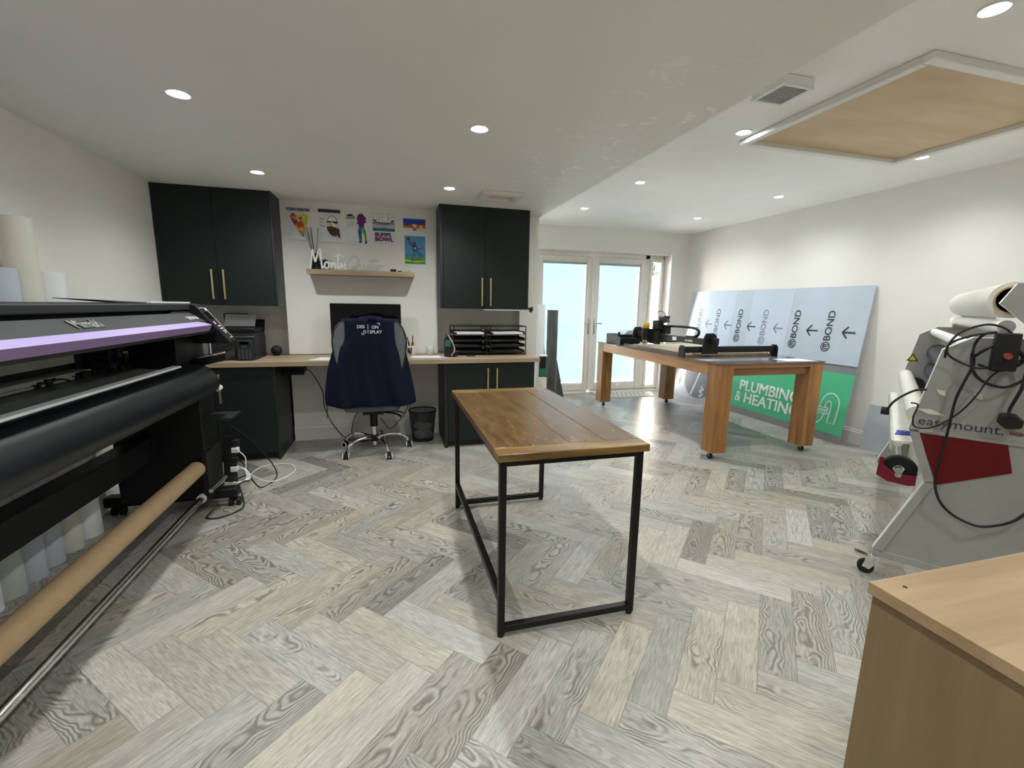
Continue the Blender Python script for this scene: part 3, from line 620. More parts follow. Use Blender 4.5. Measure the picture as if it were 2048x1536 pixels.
# ------------------------------------------------------------------ desk things
DZ = .8575
t = thing('computer_monitor', (-.215, 4.56, DZ), 'large black flat monitor standing on the worktop behind the chair', 'monitor')
link('screen_glass', B(-.533, .10, 4.520, 4.524, .985, 1.344), SCREEN, t); m = B(-.540, .107, 4.524, 4.552, .975, 1.350); link('casing', m, BLACKP, t, bevel=.004)
link('stand', MB().box(-.26, -.17, 4.552, 4.575, .87, 1.12).box(-.33, -.10, 4.46, 4.63, DZ, DZ+.014), BLACKP, t, bevel=.004)
t = thing('inkjet_printer', (-1.23, 4.33, DZ), 'dark grey inkjet printer with paper in its rear tray, at the left of the worktop', 'printer')
link('body', MB().prism([(-1.375, 4.24, DZ), (-1.375, 4.24, 1.06), (-1.375, 4.30, 1.085), (-1.375, 4.56, 1.085), (-1.375, 4.60, 1.05), (-1.375, 4.60, DZ)], (.355, 0, 0)), DGREY2, t, bevel=.008)
link('scanner_lid', B(-1.365, -1.03, 4.31, 4.59, 1.085, 1.125), BLACKP, t, bevel=.008)
link('output_slot', B(-1.33, -1.165, 4.236, 4.245, .885, .965), RUB, t, bevel=.002)
p = link('ink_tank', B(-1.150, -1.030, 4.205, 4.245, DZ, 1.03), DGREY, t, bevel=.008)
for k in range(4): link('ink_window', B(-1.140+k*.027, -1.122+k*.027, 4.200, 4.206, .87, .955), mat('ink_window_%d' % k, (.05, .07, .085), .2), p)
link('badge', B(-1.110, -1.075, 4.2025, 4.2055, .976, .981), GRY, p)
link('display', B(-1.125, -1.055, 4.201, 4.206, .995, 1.018), SCREEN, p)
link('rear_tray', MB().prism([(-1.33, 4.60, 1.05), (-1.33, 4.66, 1.19), (-1.33, 4.67, 1.185), (-1.33, 4.61, 1.05)], (.30, 0, 0)), BLACKP, t)
t.location.x -= .10
tag(link('paper_stack', MB().prism([(-1.445, 4.575, 1.13), (-1.445, 4.640, 1.235), (-1.445, 4.646, 1.232), (-1.445, 4.581, 1.13)], (.25, 0, 0)), PAPER), 'white paper standing in the rear tray of the inkjet printer', 'paper')
tag(link('blue_folder', B(-1.50, -1.30, 4.765, 4.785, DZ, 1.24), plain('blue_card', (.01, .07, .19))), 'blue folder standing under the left wall cabinet behind the inkjet printer', 'folder')
t = thing('smart_speaker', (-1.035, 4.60, DZ), 'small black ball-shaped speaker beside the inkjet printer', 'speaker')
link('ball', MB().ball((-1.035, 4.60, DZ+.046), .049, (1, 1, .95), 24), RUB, t); link('base', MB().cyl((-1.035, 4.6, DZ), (-1.035, 4.6, DZ+.008), .03), BLACKP, t)
tag(link('speaker_cable', MB().tube([(-1.0, 4.625, DZ+.004), (-.9, 4.63, DZ+.003), (-.7, 4.63, DZ+.003), (-.5, 4.63, DZ+.003)], .003, 6), RUB), 'thin black cable lying along the back of the worktop', 'cable')
def sheet(pts, label, m_=PAPER, th=.0012):
    return tag(link('paper_sheet', MB().prism(pts, (0, 0, th)), m_, smooth=False), label, 'paper', None)
sheet([(-.70, 4.16, DZ), (-.48, 4.12, DZ), (-.45, 4.34, DZ), (-.62, 4.38, DZ)], 'white paper sheet on the worktop to the left of the chair')
t = thing('pen_mug', (.195, 4.50, DZ), 'white mug with dark pattern holding pens', 'mug')
def mug(t, x, y, z, m_, pat=False, hs=1):
    link('cup', MB().lathe([(.0, 0), (.036, 0), (.040, .006), (.040, .092), (.0365, .092), (.036, .008), (0, .008)], (x, y, z)), m_, t)
    link('handle', MB().tube([(x+.037, y, z+.078), (x+.062, y, z+.074), (x+.069, y, z+.048), (x+.058, y, z+.022), (x+.037, y, z+.018)], .0048, 8), m_, t)
mug(t, .195, 4.50, DZ, CREAMR)
m = MB()
for a0, a1, z0, z1 in ((-2.6, -1.9, .02, .07), (-2.0, -1.5, .01, .045), (-1.75, -1.4, .045, .075)):
    q = [(.0408*math.cos(a0+(a1-a0)*i/5), .0408*math.sin(a0+(a1-a0)*i/5)) for i in range(6)]
    for (xa, ya), (xb, yb_) in zip(q, q[1:]): m.face([(.195+xa, 4.5+ya, DZ+z0), (.195+xb, 4.5+yb_, DZ+z0), (.195+xb, 4.5+yb_, DZ+z1), (.195+xa, 4.5+ya, DZ+z1)])
link('printed_pattern', m, BRN, t)
PG = 'pens in the patterned mug'
for i, (dx, dy, l, m_, nm, lb) in enumerate(((-.03, -.01, .175, BLK, 'pen', 'black pen leaning left in the patterned mug'), (-.018, .01, .13, BLK, 'pen', 'short black pen in the patterned mug'), (.018, 0, .19, BLK, 'pen', 'tallest black pen in the patterned mug'), (.004, .0, .12, PINK, 'pen', 'pink pen in the patterned mug'), (.022, -.006, .13, ORG, 'pen', 'orange pen in the patterned mug'), (.03, .006, .125, YELI, 'pen', 'yellow pen in the patterned mug'))):
    tag(link(nm, MB().cyl((.195+dx*.3, 4.50+dy, DZ+.010), (.195+dx*1.1, 4.50+dy, DZ+l), .0045, n=8), m_), lb, 'pen', PG)
t = thing('coffee_mug', (.385, 4.52, DZ), 'plain white coffee mug between the pens and the letter trays', 'mug'); mug(t, .385, 4.52, DZ, WHITE)
t = thing('cutting_mat', (.35, 4.29, DZ), 'grey cutting mat under white papers at the front of the worktop', 'mat')
link('mat_sheet', MB().prism([(.17, 4.18, DZ), (.52, 4.17, DZ), (.50, 4.40, DZ), (.19, 4.40, DZ)], (0, 0, .002)), GREYB, t)
sheet([(.19, 4.19, DZ+.0022), (.46, 4.185, DZ+.0022), (.45, 4.33, DZ+.0022), (.20, 4.34, DZ+.0022)], 'white printed sheets lying on the cutting mat', th=.004)
t = thing('tape_gun', (.545, 4.30, DZ), 'dark upright tape dispenser with clear cover left of the letter trays', 'dispenser')
link('body', MB().prism([(.500, 4.27, DZ), (.500, 4.27, 1.02), (.522, 4.27, 1.075), (.555, 4.27, 1.04), (.600, 4.27, .95), (.608, 4.27, .88), (.600, 4.27, DZ)], (0, .07, 0)), RUB, t, bevel=.006)
link('label_window', B(.507, .555, 4.264, 4.270, .955, 1.02), mat('label_green', (.05, .14, .11), .3, var=.4, scale=90), t); link('grip', MB().tube([(.53, 4.262, 1.07), (.575, 4.262, .99), (.592, 4.262, .92), (.565, 4.262, .87)], .007, 8), SILV, t); link('wheel', MB().cyl((.595, 4.25, DZ+.022), (.595, 4.35, DZ+.022), .022), BLACKP, t)
def trays(x0, x1, label, full):
    t = thing('letter_tray', ((x0+x1)/2, 4.45, DZ), label, 'letter tray', 'letter trays')
    m = MB(); y0, y1, zt = 4.36, 4.64, 1.150; g = .004
    for x in (x0, x1):
        for y in (y0, y1): m.box(x-g, x+g, y-g, y+g, DZ, zt)
        m.box(x-g, x+g, y0, y1, zt-2*g, zt); m.box(x-g, x+g, y0, y1, DZ+.0, DZ+2*g)
    for y in (y0, y1): m.box(x0, x1, y-g, y+g, zt-2*g, zt)
    link('frame', m, BLACKM, t)
    for k in range(4):
        z = DZ+.022+k*.062
        s = MB(); s.box(x0+g, x1-g, y0+.01, y1, z, z+.003); s.box(x0+g, x1-g, y1-.006, y1, z, z+.035); s.box(x0+g, x0+g+.003, y0+.02, y1, z, z+.028); s.box(x1-g-.003, x1-g, y0+.02, y1, z, z+.028)
        s.box(x0+g, x1-g, y0+.008, y0+.013, z, z+.014)
        link('shelf', s, BLACKP, t)
    if full: tag(link('paper_stack', MB().prism([(x0+.03, y0-.012, DZ+.2125), (x1-.03, y0-.008, DZ+.2125), (x1-.02, y1-.02, DZ+.2125), (x0+.02, y1-.02, DZ+.2125)], (0, 0, .016)), PAPER), 'white paper stack on the top shelf of the %s letter tray' % full, 'paper', 'paper in the letter trays')
trays(.600, .930, 'left black wire letter tray, beside the tape dispenser', 'left'); trays(.965, 1.335, 'right black wire letter tray, at the end of the worktop', 'right')
for x0, x1, k, lb in ((.63, .90, 0, 'thin paper on the lowest shelf of the left letter tray'), (.64, .88, 1, 'thin paper on the second shelf of the left letter tray'), (1.0, 1.31, 0, 'thin paper on the lowest shelf of the right letter tray'), (1.0, 1.30, 1, 'thin paper on the second shelf of the right letter tray')):
    z = DZ+.0255+k*.062; tag(link('paper_sheet', B(x0, x1, 4.380, 4.61, z, z+.006), mat('grey_paper', (.45, .45, .47), .6)), lb, 'paper', 'paper in the letter trays')
tag(link('phone', B(.72, .80, 4.29, 4.345, DZ, DZ+.014), BLACKP, bevel=.003), 'black phone lying in front of the left letter tray', 'phone')

# ------------------------------------------------------------------ office chair and vest
t = thing('office_chair', (-.17, 4.19, 0), 'office chair with chrome five-star base and grey mesh back at the worktop', 'chair')
m = MB(); n = 12
def backy(x): return 4.03-.5*((x+.17)**2)
for z0, z1, h0, h1 in ((.56, .70, .19, .24), (.70, .90, .24, .285), (.90, 1.04, .285, .298), (1.04, 1.13, .298, .275), (1.13, 1.185, .275, .235), (1.185, 1.205, .235, .15)):
    for i in range(n):
        a = -1+2*i/n; b = -1+2*(i+1)/n
        p = [(-.17+a*h0, backy(-.17+a*h0), z0), (-.17+b*h0, backy(-.17+b*h0), z0), (-.17+b*h1, backy(-.17+b*h1), z1), (-.17+a*h1, backy(-.17+a*h1), z1)]
        m.prism(p, (0, .03, 0))
bmesh.ops.remove_doubles(m.bm, verts=m.bm.verts, dist=.0005)
link('backrest', m, FELT, t)
m = MB(); m.tube([(-.17+a, backy(-.17+a)+.015, z) for a, z in ((-.19, .56), (-.24, .70), (-.285, .90), (-.298, 1.04), (-.275, 1.13), (-.235, 1.185), (-.15, 1.205), (0, 1.21), (.15, 1.205), (.235, 1.185), (.275, 1.13), (.298, 1.04), (.285, .90), (.24, .70), (.19, .56))], .012, 8)
link('back_frame', m, RUB, t)
link('seat', B(-.41, .07, 4.02, 4.46, .400, .475), FELT, t, bevel=.03)
link('back_bracket', MB().tube([(-.17, 4.20, .38), (-.17, 4.11, .40), (-.17, 4.115, .52), (-.17, 4.105, .80)], .022), BLACKP, t)
m = MB(); m.box(-.26, -.08, 4.12, 4.32, .355, .40); m.tube([(-.08, 4.2, .375), (.04, 4.18, .365), (.10, 4.17, .35)], .008); m.tube([(-.08, 4.16, .37), (.02, 4.12, .36), (.075, 4.09, .335)], .010)
link('tilt_mechanism', m, BLACKP, t, bevel=.006)
link('column_sleeve', MB().cyl((-.17, 4.19, .235), (-.17, 4.19, .36), .034), BLACKP, t)
link('gas_column', MB().cyl((-.17, 4.19, .055), (-.17, 4.19, .24), .021), CHROME, t)
link('hub', MB().cyl((-.17, 4.19, .095), (-.17, 4.19, .15), .036), BLACKP, t)
for k in range(5):
    a = math.radians(222+72*k); c, s_ = math.cos(a), math.sin(a); P_ = lambda r, z: (-.17+c*r, 4.19+s_*r, z)
    leg = link('base_arm', MB().tube([P_(.03, .125), P_(.12, .145), (P_(.22, .138)), P_(.285, .105), P_(.30, .068)], .014, 8), CHROME, t)
    cx, cy = P_(.315, 0)[:2]; ax = Vector((-s_, c, 0))
    if k in (1, 2): ax = Vector((1, .1, 0)).normalized()
    if k == 0: ax = Vector((1, -.1, 0)).normalized()
    cs = MB()
    for sgn in (-1, 1):
        p = Vector((cx, cy, .027)); cs.mi = 0; cs.cyl(p+ax*sgn*.007, p+ax*sgn*.027, .027, n=20); cs.mi = 1; cs.pipe(p+ax*sgn*.022, p+ax*sgn*.0275, .0272, .021)
    cs.mi = 0; cs.cyl((cx, cy, .03), (cx, cy, .070), .011)
    link('caster', cs, [RUB, WHITE], t)
# vest hung on the chair back
t = thing('vest', (-.17, 3.98, .46), 'navy blue sleeveless workwear vest with white lettering hanging on the chair back', 'vest')
rows = [(1.215, -.395, .070), (1.205, -.407, .083), (1.165, -.405, .080), (1.09, -.403, .077), (1.04, -.412, .082), (1.012, -.426, .086), (.99, -.450, .096), (.974, -.470, .105), (.93, -.484, .130), (.87, -.502, .143),
        (.81, -.521, .157), (.75, -.532, .166), (.68, -.545, .178), (.60, -.556, .193), (.53, -.559, .203), (.478, -.556, .209)]
hem = lambda u: -.022*math.sin(u*PI)-.012*math.sin(u*9)
def vy(x, z, u):
    d_ = abs(u*2-1)
    fold = (.004+.030*max(0, (1.0-z)))*math.sin(u*19+z*2.0)*.9+.012*max(0, 1.0-z)*math.sin(u*41+z*7)
    crease = .010*math.sin((u+z*.6)*15)*max(0, 1.05-z)
    return 3.985-.045*(1-z)*.6+(.055+.02*(1-z))*d_**3+fold+crease
m = MB(); nu = 56; G = []
for (z, xa, xb) in [rows[0]]+rows[1:]:
    r = []
    for i in range(nu+1):
        u = i/nu; x = xa+(xb-xa)*u; zz = z
        if z < .50: zz = z+hem(u)
        if z > 1.2: zz = z+.006*math.cos((u-.5)*PI*1.0)-.010*abs(u-.5)
        r.append(m.bm.verts.new((x, vy(x, z, u), zz)))
    G.append(r)
top = []   # shoulders fold over the chair back
for i in range(nu+1):
    v = G[0][i].co; top.append(m.bm.verts.new((v.x, v.y+.04, v.z+.010)))
top2 = [m.bm.verts.new((v.co.x*.99, v.co.y+.07, v.co.z-.05)) for v in top]
G = [top2, top]+G
for A, Bv in zip(G, G[1:]):
    for i in range(nu): m.bm.faces.new([A[i], A[i+1], Bv[i+1], Bv[i]])
m._m()
o = link('body_panel', m, NAVY, t, ang=80); md = o.modifiers.new('s', 'SOLIDIFY'); md.thickness = .010; md.offset = 1; sb = o.modifiers.new('ss', 'SUBSURF'); sb.levels = 1; sb.render_levels = 1
m = MB(); C_ = []
for k, (zc, w_, dy) in enumerate(((1.205, .112, 0), (1.232, .104, .006), (1.252, .092, .014), (1.250, .088, .030), (1.215, .09, .04))):
    C_.append([m.bm.verts.new((-.160+w_*math.sin(a), 4.035+dy-.060*math.cos(a), zc-.012*abs(math.sin(a)))) for a in [-1.45+2.9*i/16 for i in range(17)]])
for A, Bv in zip(C_, C_[1:]):
    for i in range(16): m.bm.faces.new([A[i], A[i+1], Bv[i+1], Bv[i]])
m._m(); o = link('collar', m, NAVY, t, ang=80); md = o.modifiers.new('s', 'SOLIDIFY'); md.thickness = .006
m = MB(); X_, Z_ = (1, 0, 0), (0, 0, 1); ty = 3.945
m.text('DES', .037, (-.268, ty, 1.147), X_, Z_, .002, bold=.008); m.text('GN', .037, (-.150, ty, 1.144), X_, Z_, .002, bold=.008)
m.text('D', .037, (-.219, ty, 1.103), X_, Z_, .002, bold=.008); m.text('SPLAY', .037, (-.168, ty, 1.103), X_, Z_, .002, bold=.008)
m.box(-.1815, -.1775, ty-.001, ty+.001, 1.103, 1.178); link('lettering', m, WHT, t, smooth=False); m = MB()
for a in ((-.104, -.082, 1.186, 1.190), (-.086, -.082, 1.172, 1.190), (-.232, -.212, 1.092, 1.096), (-.232, -.228, 1.092, 1.110)): m.box(a[0], a[1], ty-.001, ty+.001, a[2], a[3])
link('corner_marks', m, WHT, t, smooth=False)
m = MB()
for x, z0 in ((-.552, .36), (.155, .33)): m.tube([(x, 4.06, .50), (x+.004, 4.05, .44), (x, 4.05, z0)], .003, 6)
link('drawcord', m, RUB, t)


# ------------------------------------------------------------------ bin, cables below the desk
t = thing('waste_bin', (.29, 4.44, 0), 'black wire mesh waste bin between the chair and the right base cabinet', 'bin')
link('mesh_wall', MB().lathe([(.105, .006), (.135, .305)], (0, 0, 0), 48), MESHM, t, world=False)
link('rim', MB().lathe([(.133, .300), (.140, .300), (.140, .312), (.133, .312), (.133, .300)], (0, 0, 0), 40), BLACKM, t, world=False)
link('floor_plate', MB().lathe([(0, .004), (.104, .004), (.107, .012), (.104, .016)], (0, 0, 0), 40), BLACKM, t, world=False)
for k, (x, y, z, s_) in enumerate(((-.03, -.03, .06, .055), (.045, -.03, .055, .045), (.01, .04, .10, .06), (-.035, .02, .14, .05), (.05, .01, .13, .045))):
    m = MB(); m.ball((.29+x, 4.44+y, z), s_, (1, 1, .8), 12)
    for v in m.bm.verts: v.co += Vector((random.uniform(-1, 1), random.uniform(-1, 1), random.uniform(-1, 1)))*.011
    tag(link('crumpled_paper', m, PAPER, smooth=False), 'crumpled white paper inside the black mesh waste bin', 'paper', 'crumpled papers in the waste bin')
def cable(name, pts, r, label, m_=RUB): return tag(link(name, MB().tube(pts, r, 8, 8), m_), label, 'cable')
cable('power_cable', [(-.79, 4.5, .74), (-.74, 4.55, .70), (-.66, 4.62, .5), (-.65, 4.63, .34), (-.58, 4.62, .16), (-.46, 4.55, .03), (-.36, 4.5, .006), (-.25, 4.48, .006)], .004, 'black cable drooping from the tray under the worktop to the floor')
cable('power_cable', [(-.33, 4.58, .80), (-.32, 4.60, .35), (-.38, 4.60, .20), (-.40, 4.58, .03), (-.30, 4.5, .006), (-.05, 4.55, .006)], .0035, 'thin black cable hanging behind the chair on its left side')
cable('power_cable', [(.17, 4.58, .80), (.16, 4.60, .36), (.10, 4.60, .22), (-.02, 4.55, .10), (-.08, 4.6, .14), (-.12, 4.6, .2)], .0035, 'thin black cable looping behind the chair on its right side')
t = thing('wall_socket_plug', (.02, 4.64, .30), 'white plug and adaptor hanging on a cable behind the chair', 'plug')
link('plug_body', B(.00, .03, 4.62, 4.647, .23, .31), WHITE, t, bevel=.005); link('cord', MB().tube([(.015, 4.63, .31), (.02, 4.635, .45), (.03, 4.63, .80)], .003), WHITE, t)

# ------------------------------------------------------------------ wooden table with black metal frame
t = thing('side_table', (.70, 2.2, 0), 'rustic plank-top table on a black square-tube metal frame', 'table')
x0, x1, y0, y1, zt = .377, 1.020, 1.545, 2.872, .80
for a, b in ((y0, y0+.085), (y1-.085, y1)): link('end_board', B(x0, x1, a, b, zt-.032, zt), RUSTX, t, bevel=.004)
n_ = 4; wdt = (x1-x0)/n_
for i in range(n_):
    pl_ = link('plank', B(x0+i*wdt+.0008, x0+(i+1)*wdt-.0008, y0+.0865, y1-.0865, zt-.032, zt-.0005), RUST, t, bevel=.003)
r = .014
fx0, fx1, fy0, fy1 = .405, .998, 1.59, 2.81
for y in (fy0, fy1):
    for x in (fx0, fx1): link('leg', B(x-r, x+r, y-r, y+r, .012, zt-.0325), BLACKM, t, bevel=.002)
    for z in (zt-.0325-2*r, .022): link('end_rail', B(fx0+r, fx1-r, y-r, y+r, z, z+2*r), BLACKM, t, bevel=.002)
    for x in (fx0, fx1): link('foot_pad', MB().cyl((x, y, 0), (x, y, .013), .014), RUB, t)
link('side_rail', B(fx0-r, fx0+r, fy0+r, fy1-r, zt-.0605, zt-.0325), BLACKM, t, bevel=.002); link('side_rail', B(fx1-r, fx1+r, fy0+r, fy1-r, zt-.0605, zt-.0325), BLACKM, t, bevel=.002)
link('stretcher', B(fx0-r, fx0+r, fy0+r, fy1-r, .148, .148+.034), BLACKM, t, bevel=.002)

# ------------------------------------------------------------------ chunky table on casters
t = thing('work_table', (3.34, 4.42, 0), 'chunky pine work table on casters carrying the cutting machine', 'table')
X0, X1, Y0, Y1 = 2.768, 3.925, 3.235, 5.61; L_ = .15
for x in (X0, X1-L_):
    for y in (Y0, Y1-L_):
        m = MB()
        m.box(x, x+L_*.36, y, y+L_, .062, .875); m.box(x+L_*.362, x+L_, y, y+L_, .062, .875)
        lg = link('leg', m, CHUNK, t, bevel=.002)
        cx, cy = x+L_/2, y+L_/2; q = MB()
        if y == Y0: cx = x+.03 if x == X0 else cx
        q.mi = 1; q.box(cx-.028, cx+.028, cy-.028, cy+.028, .055, .0618); q.prism([(cx-.02, cy-.02, .055), (cx+.02, cy-.02, .055), (cx+.012, cy-.03, .018), (cx-.012, cy-.03, .018)], (0, .012, 0)); q.mi = 0; q.cyl((cx-.012, cy-.018, .024), (cx+.012, cy-.018, .024), .024)
        link('caster', q, [RUB, STEEL], lg, bevel=.001)
for x in (X0+.004, X1-.044): link('side_apron', B(x, x+.04, Y0+L_, Y1-L_, .765, .875), CHUNKY_, t, bevel=.002)
PEND = wood('chunky_pine_end', (.24, .11, .045), (.38, .19, .08), 0, 5, 9, .45, .1)
for y in (Y0+.002, Y1-.042): link('end_edge', B(X0+L_, X1-L_, y, y+.04, .835, .875), PEND, t, bevel=.002)
for y in (Y0+.030, Y1-.065): link('end_apron', B(X0+L_, X1-L_, y, y+.035, .765, .832), PEND, t, bevel=.002)
link('table_sheet', B(X0-.006, X1+.012, Y0-.008, Y1+.008, .8755, .884), mat('glossy_grey_sheet', (.16, .155, .18), .10, var=.35, scale=6, spec=.8), t)
# cutting machine
ZT = .8842
t = thing('cutting_machine', (3.3, 4.3, ZT), 'black gantry cutting machine with yellow router on the work table', 'machine')
m = B(2.80, 3.83, 3.72, 4.92, ZT, ZT+.020); link('base_board', m, wood('waste_board_edge', (.20, .13, .08), (.32, .22, .14), 1, 5, 8), t)
link('spoil_board', B(2.87, 3.80, 3.76, 4.88, ZT+.0202, ZT+.030), MUSL, t)
for y in (3.70, 4.94):
    rl = link('rail', MB().box(2.72, 3.80, y-.02, y+.02, ZT+.045, ZT+.105).box(2.72, 3.80, y-.024, y+.024, ZT+.068, ZT+.080), BLACKP, t, bevel=.003)
    for x in (2.705, 3.80): link('end_plate', MB().prism([(x, y-.045, ZT), (x, y+.045, ZT), (x, y+.045, ZT+.09), (x, y+.025, ZT+.118), (x, y-.025, ZT+.118), (x, y-.045, ZT+.09)], (.012, 0, 0)), BLACKP if y < 4 else BLACKP, rl)
link('front_rail', B(2.76, 2.785, 3.745, 4.895, ZT+.004, ZT+.035), mat('brown_rail', (.11, .085, .065), .5), t)
for y in (3.9, 4.75, 3.80):
    q = MB(); q.box(2.90, 2.94, y, y+.05, ZT+.030, ZT+.042); q.cyl((2.92, y+.025, ZT+.04), (2.92, y+.025, ZT+.06), .012); link('clamp', q, RUB if y < 4 else WHITE, t, bevel=.002)
gp = [(-.09, .035), (.09, .035), (.085, .12), (.055, .215), (.02, .235), (-.055, .235), (-.075, .20), (-.085, .12)]
for y in (3.655, 4.965): link('gantry_plate', MB().prism([(3.00+u, y, ZT+v) for u, v in gp], (0, .02, 0)), BLACKP, t, bevel=.004)
link('gantry_motor', MB().box(2.985, 3.045, 3.60, 3.655, ZT+.13, ZT+.19).cyl((3.015, 3.655, ZT+.16), (3.015, 3.63, ZT+.16), .02), RUB, t, bevel=.004)
gb = link('gantry_beam', MB().box(2.975, 3.035, 3.675, 4.965, ZT+.115, ZT+.175), DGREY, t, bevel=.003)
link('lettering', MB().text('X-CARVE', .030, (2.972, 4.02, ZT+.132), (0, -1, 0), (0, 0, 1), .001, bold=.02), WHT, gb)
link('label', B(2.9735, 2.975, 4.17, 4.24, ZT+.128, ZT+.165), PAPER, gb)
link('drag_chain', MB().tube([(3.01, 4.42, ZT+.270), (3.01, 4.2, ZT+.275), (3.01, 3.96, ZT+.272), (3.01, 3.87, ZT+.25), (3.01, 3.865, ZT+.21), (3.01, 3.92, ZT+.182), (3.01, 4.05, ZT+.178)], .014, 6), BLACKP, t)
cr = link('carriage', MB().box(2.935, 2.975, 4.46, 4.66, ZT+.06, ZT+.23).box(2.985, 3.06, 4.40, 4.60, ZT+.18, ZT+.28).box(2.92, 2.99, 4.44, 4.56, ZT+.23, ZT+.33), RUB, t, bevel=.006)
link('motor_bracket', MB().prism([(2.96, 4.34, ZT+.315), (2.96, 4.50, ZT+.30), (2.96, 4.50, ZT+.38), (2.96, 4.45, ZT+.36), (2.96, 4.40, ZT+.385), (2.96, 4.34, ZT+.38), (2.96, 4.365, ZT+.35)], (.04, 0, 0)), RUB, cr)
link('router_head', MB().lathe([(.0, .02), (.036, .02), (.042, .03), (.042, .075), (.036, .085), (0, .085)], (2.885, 4.63, ZT+.215)), YEL, t)
link('router_body', MB().lathe([(0, 0), (.024, 0), (.034, .02), (.036, .05)], (2.885, 4.63, ZT+.055)), STEEL, t)
link('router_mount', MB().lathe([(0, .0), (.042, .0), (.042, .135), (0, .135)], (2.885, 4.63, ZT+.10)), RUB, t)
link('cutting_bit', MB().cyl((2.885, 4.63, ZT+.03), (2.885, 4.63, ZT+.056), .004), STEEL, t)
link('cable_arc', MB().tube([(2.93, 4.60, ZT+.26), (2.94, 4.58, ZT+.36), (2.95, 4.50, ZT+.43), (2.96, 4.41, ZT+.42), (2.97, 4.35, ZT+.34), (2.98, 4.34, ZT+.27)], .005, 6), GRY, t)
t = thing('control_box', (2.95, 5.2, ZT), 'dark control box at the far left corner of the work table', 'control box')
link('housing', B(2.79, 3.12, 5.10, 5.42, ZT, ZT+.13), BLACKP, t, bevel=.006); link('face_plate', B(2.782, 2.790, 5.11, 5.41, ZT+.004, ZT+.126), DGREY, t, bevel=.002); link('knob', MB().cyl((2.83, 5.16, ZT+.13), (2.83, 5.16, ZT+.158), .016), RUB, t)
tag(link('clear_tray', MB().prism([(2.88, 5.12, ZT+.1305), (3.24, 5.12, ZT+.1305), (3.20, 5.12, ZT+.178), (2.93, 5.12, ZT+.185)], (0, .22, 0)), mat('frosted_plastic', (.55, .60, .64), .2, var=.05), bevel=.004), 'pale plastic tray lying on top of the dark control box', 'tray')
t = thing('plastic_offcut', (3.45, 5.3, ZT), 'white triangular offcut standing behind the cutting machine', 'offcut')
link('sheet', MB().prism([(3.40, 5.25, ZT), (3.40, 5.02, ZT), (3.40, 5.12, ZT+.27), (3.40, 5.15, ZT+.27)], (.006, 0, 0)), WHITE, t)
tag(link('white_block', B(3.24, 3.70, 3.80, 4.10, ZT+.0302, ZT+.062), CREAMR, bevel=.004), 'cream block lying on the bed of the cutting machine', 'block')
tag(link('paper_sheet', MB().prism([(3.55, 3.28, ZT), (3.86, 3.27, ZT), (3.86, 3.45, ZT), (3.56, 3.46, ZT)], (0, 0, .002)), PAPER), 'white sheet at the front right corner of the work table', 'paper')

# ------------------------------------------------------------------ leaning sheets
def lean(name, ya, yb, zb, zt, xb, xt, th, m_, label, cat):
    t = thing(name, (xb, (ya+yb)/2, zb), label, cat)
    link('panel', MB().prism([(xb, ya, zb), (xb, yb, zb), (xt, yb, zt), (xt, ya, zt)], (th, 0, 0)), m_, t, smooth=False)
    k = (xt-xb)/(zt-zb)
    def pt(y, z, off=.0015): return Vector((xb+k*(z-zb)-off, y, z))
    return t, pt
def quad(m, pt, y0, y1, z0, z1, th=.0008, off=.0012):
    m.prism([pt(y0, z0, off), pt(y1, z0, off), pt(y1, z1, off), pt(y0, z1, off)], (-th, 0, 0))
t, pt = lean('sign_board', 3.345, 6.28, 0, .80, 4.400, 4.500, .005, SLIGHT, 'plumbing and heating sign board leaning on the right wall at floor level', 'sign')
m = MB()
m.mi = 0; quad(m, pt, 3.347, 5.05, .002, .798); m.mi = 1; quad(m, pt, 3.347, 5.05, .085, .715, off=.0022)
m.mi = 2; m.prism([pt(5.60+.33*math.cos(a), .32+.29*math.sin(a), .0024) for a in [2*PI*i/40 for i in range(40)]], (-.0006, 0, 0))
link('printed_face', m, [SGREY, SGREEN, SDARK], t, smooth=False)
m = MB(); Yd = (0, -1, 0); kz = Vector((.1, 0, .8)).normalized()
m.text('PLUMBING', .185, pt(4.80, .315, .0036), Yd, kz, .001, bold=.020, sx=1.02); m.text('&', .19, pt(4.84, .163, .0036), Yd, kz, .001, bold=.004, sx=.86); m.text('HEATING', .185, pt(4.69, .163, .0036), Yd, kz, .001, bold=.020, sx=1.05)
def stroke(pts, w_, y_off=.0036):
    P = [Vector((0, a, b)) for a, b in pts]; S_ = sm(P, 6)
    for a, b in zip(S_, S_[1:]):
        d_ = (b-a); 
        if d_.length < 1e-6: continue
        n_ = Vector((0, -d_.z, d_.y)).normalized()*w_/2; e_ = d_.normalized()*w_*.25
        q = [a-e_+n_, b+e_+n_, b+e_-n_, a-e_-n_]; m.prism([pt(v.y, v.z, y_off) for v in q], (-.0006, 0, 0))
w_ = .013
stroke([(3.445, .19), (3.435, .38), (3.46, .46), (3.535, .50), (3.605, .46), (3.635, .38), (3.64, .345)], w_); stroke([(3.525, .19), (3.515, .36), (3.53, .405), (3.548, .412), (3.57, .395), (3.58, .36), (3.58, .345)], w_)
stroke([(3.445, .19), (3.485, .19), (3.525, .19)], w_)
for a, b, c, d_ in ((3.545, 3.685, .315, .338), (3.54, 3.695, .275, .298)): stroke([(a, c), (b, c)], .009); stroke([(a, d_), (b, d_)], .009); stroke([(a, c), (a, d_)], .009); stroke([(b, c), (b, d_)], .009)
stroke([(3.575, .27), (3.60, .20), (3.68, .14), (3.80, .12)], w_); stroke([(3.64, .27), (3.67, .22), (3.73, .19), (3.80, .185)], w_)
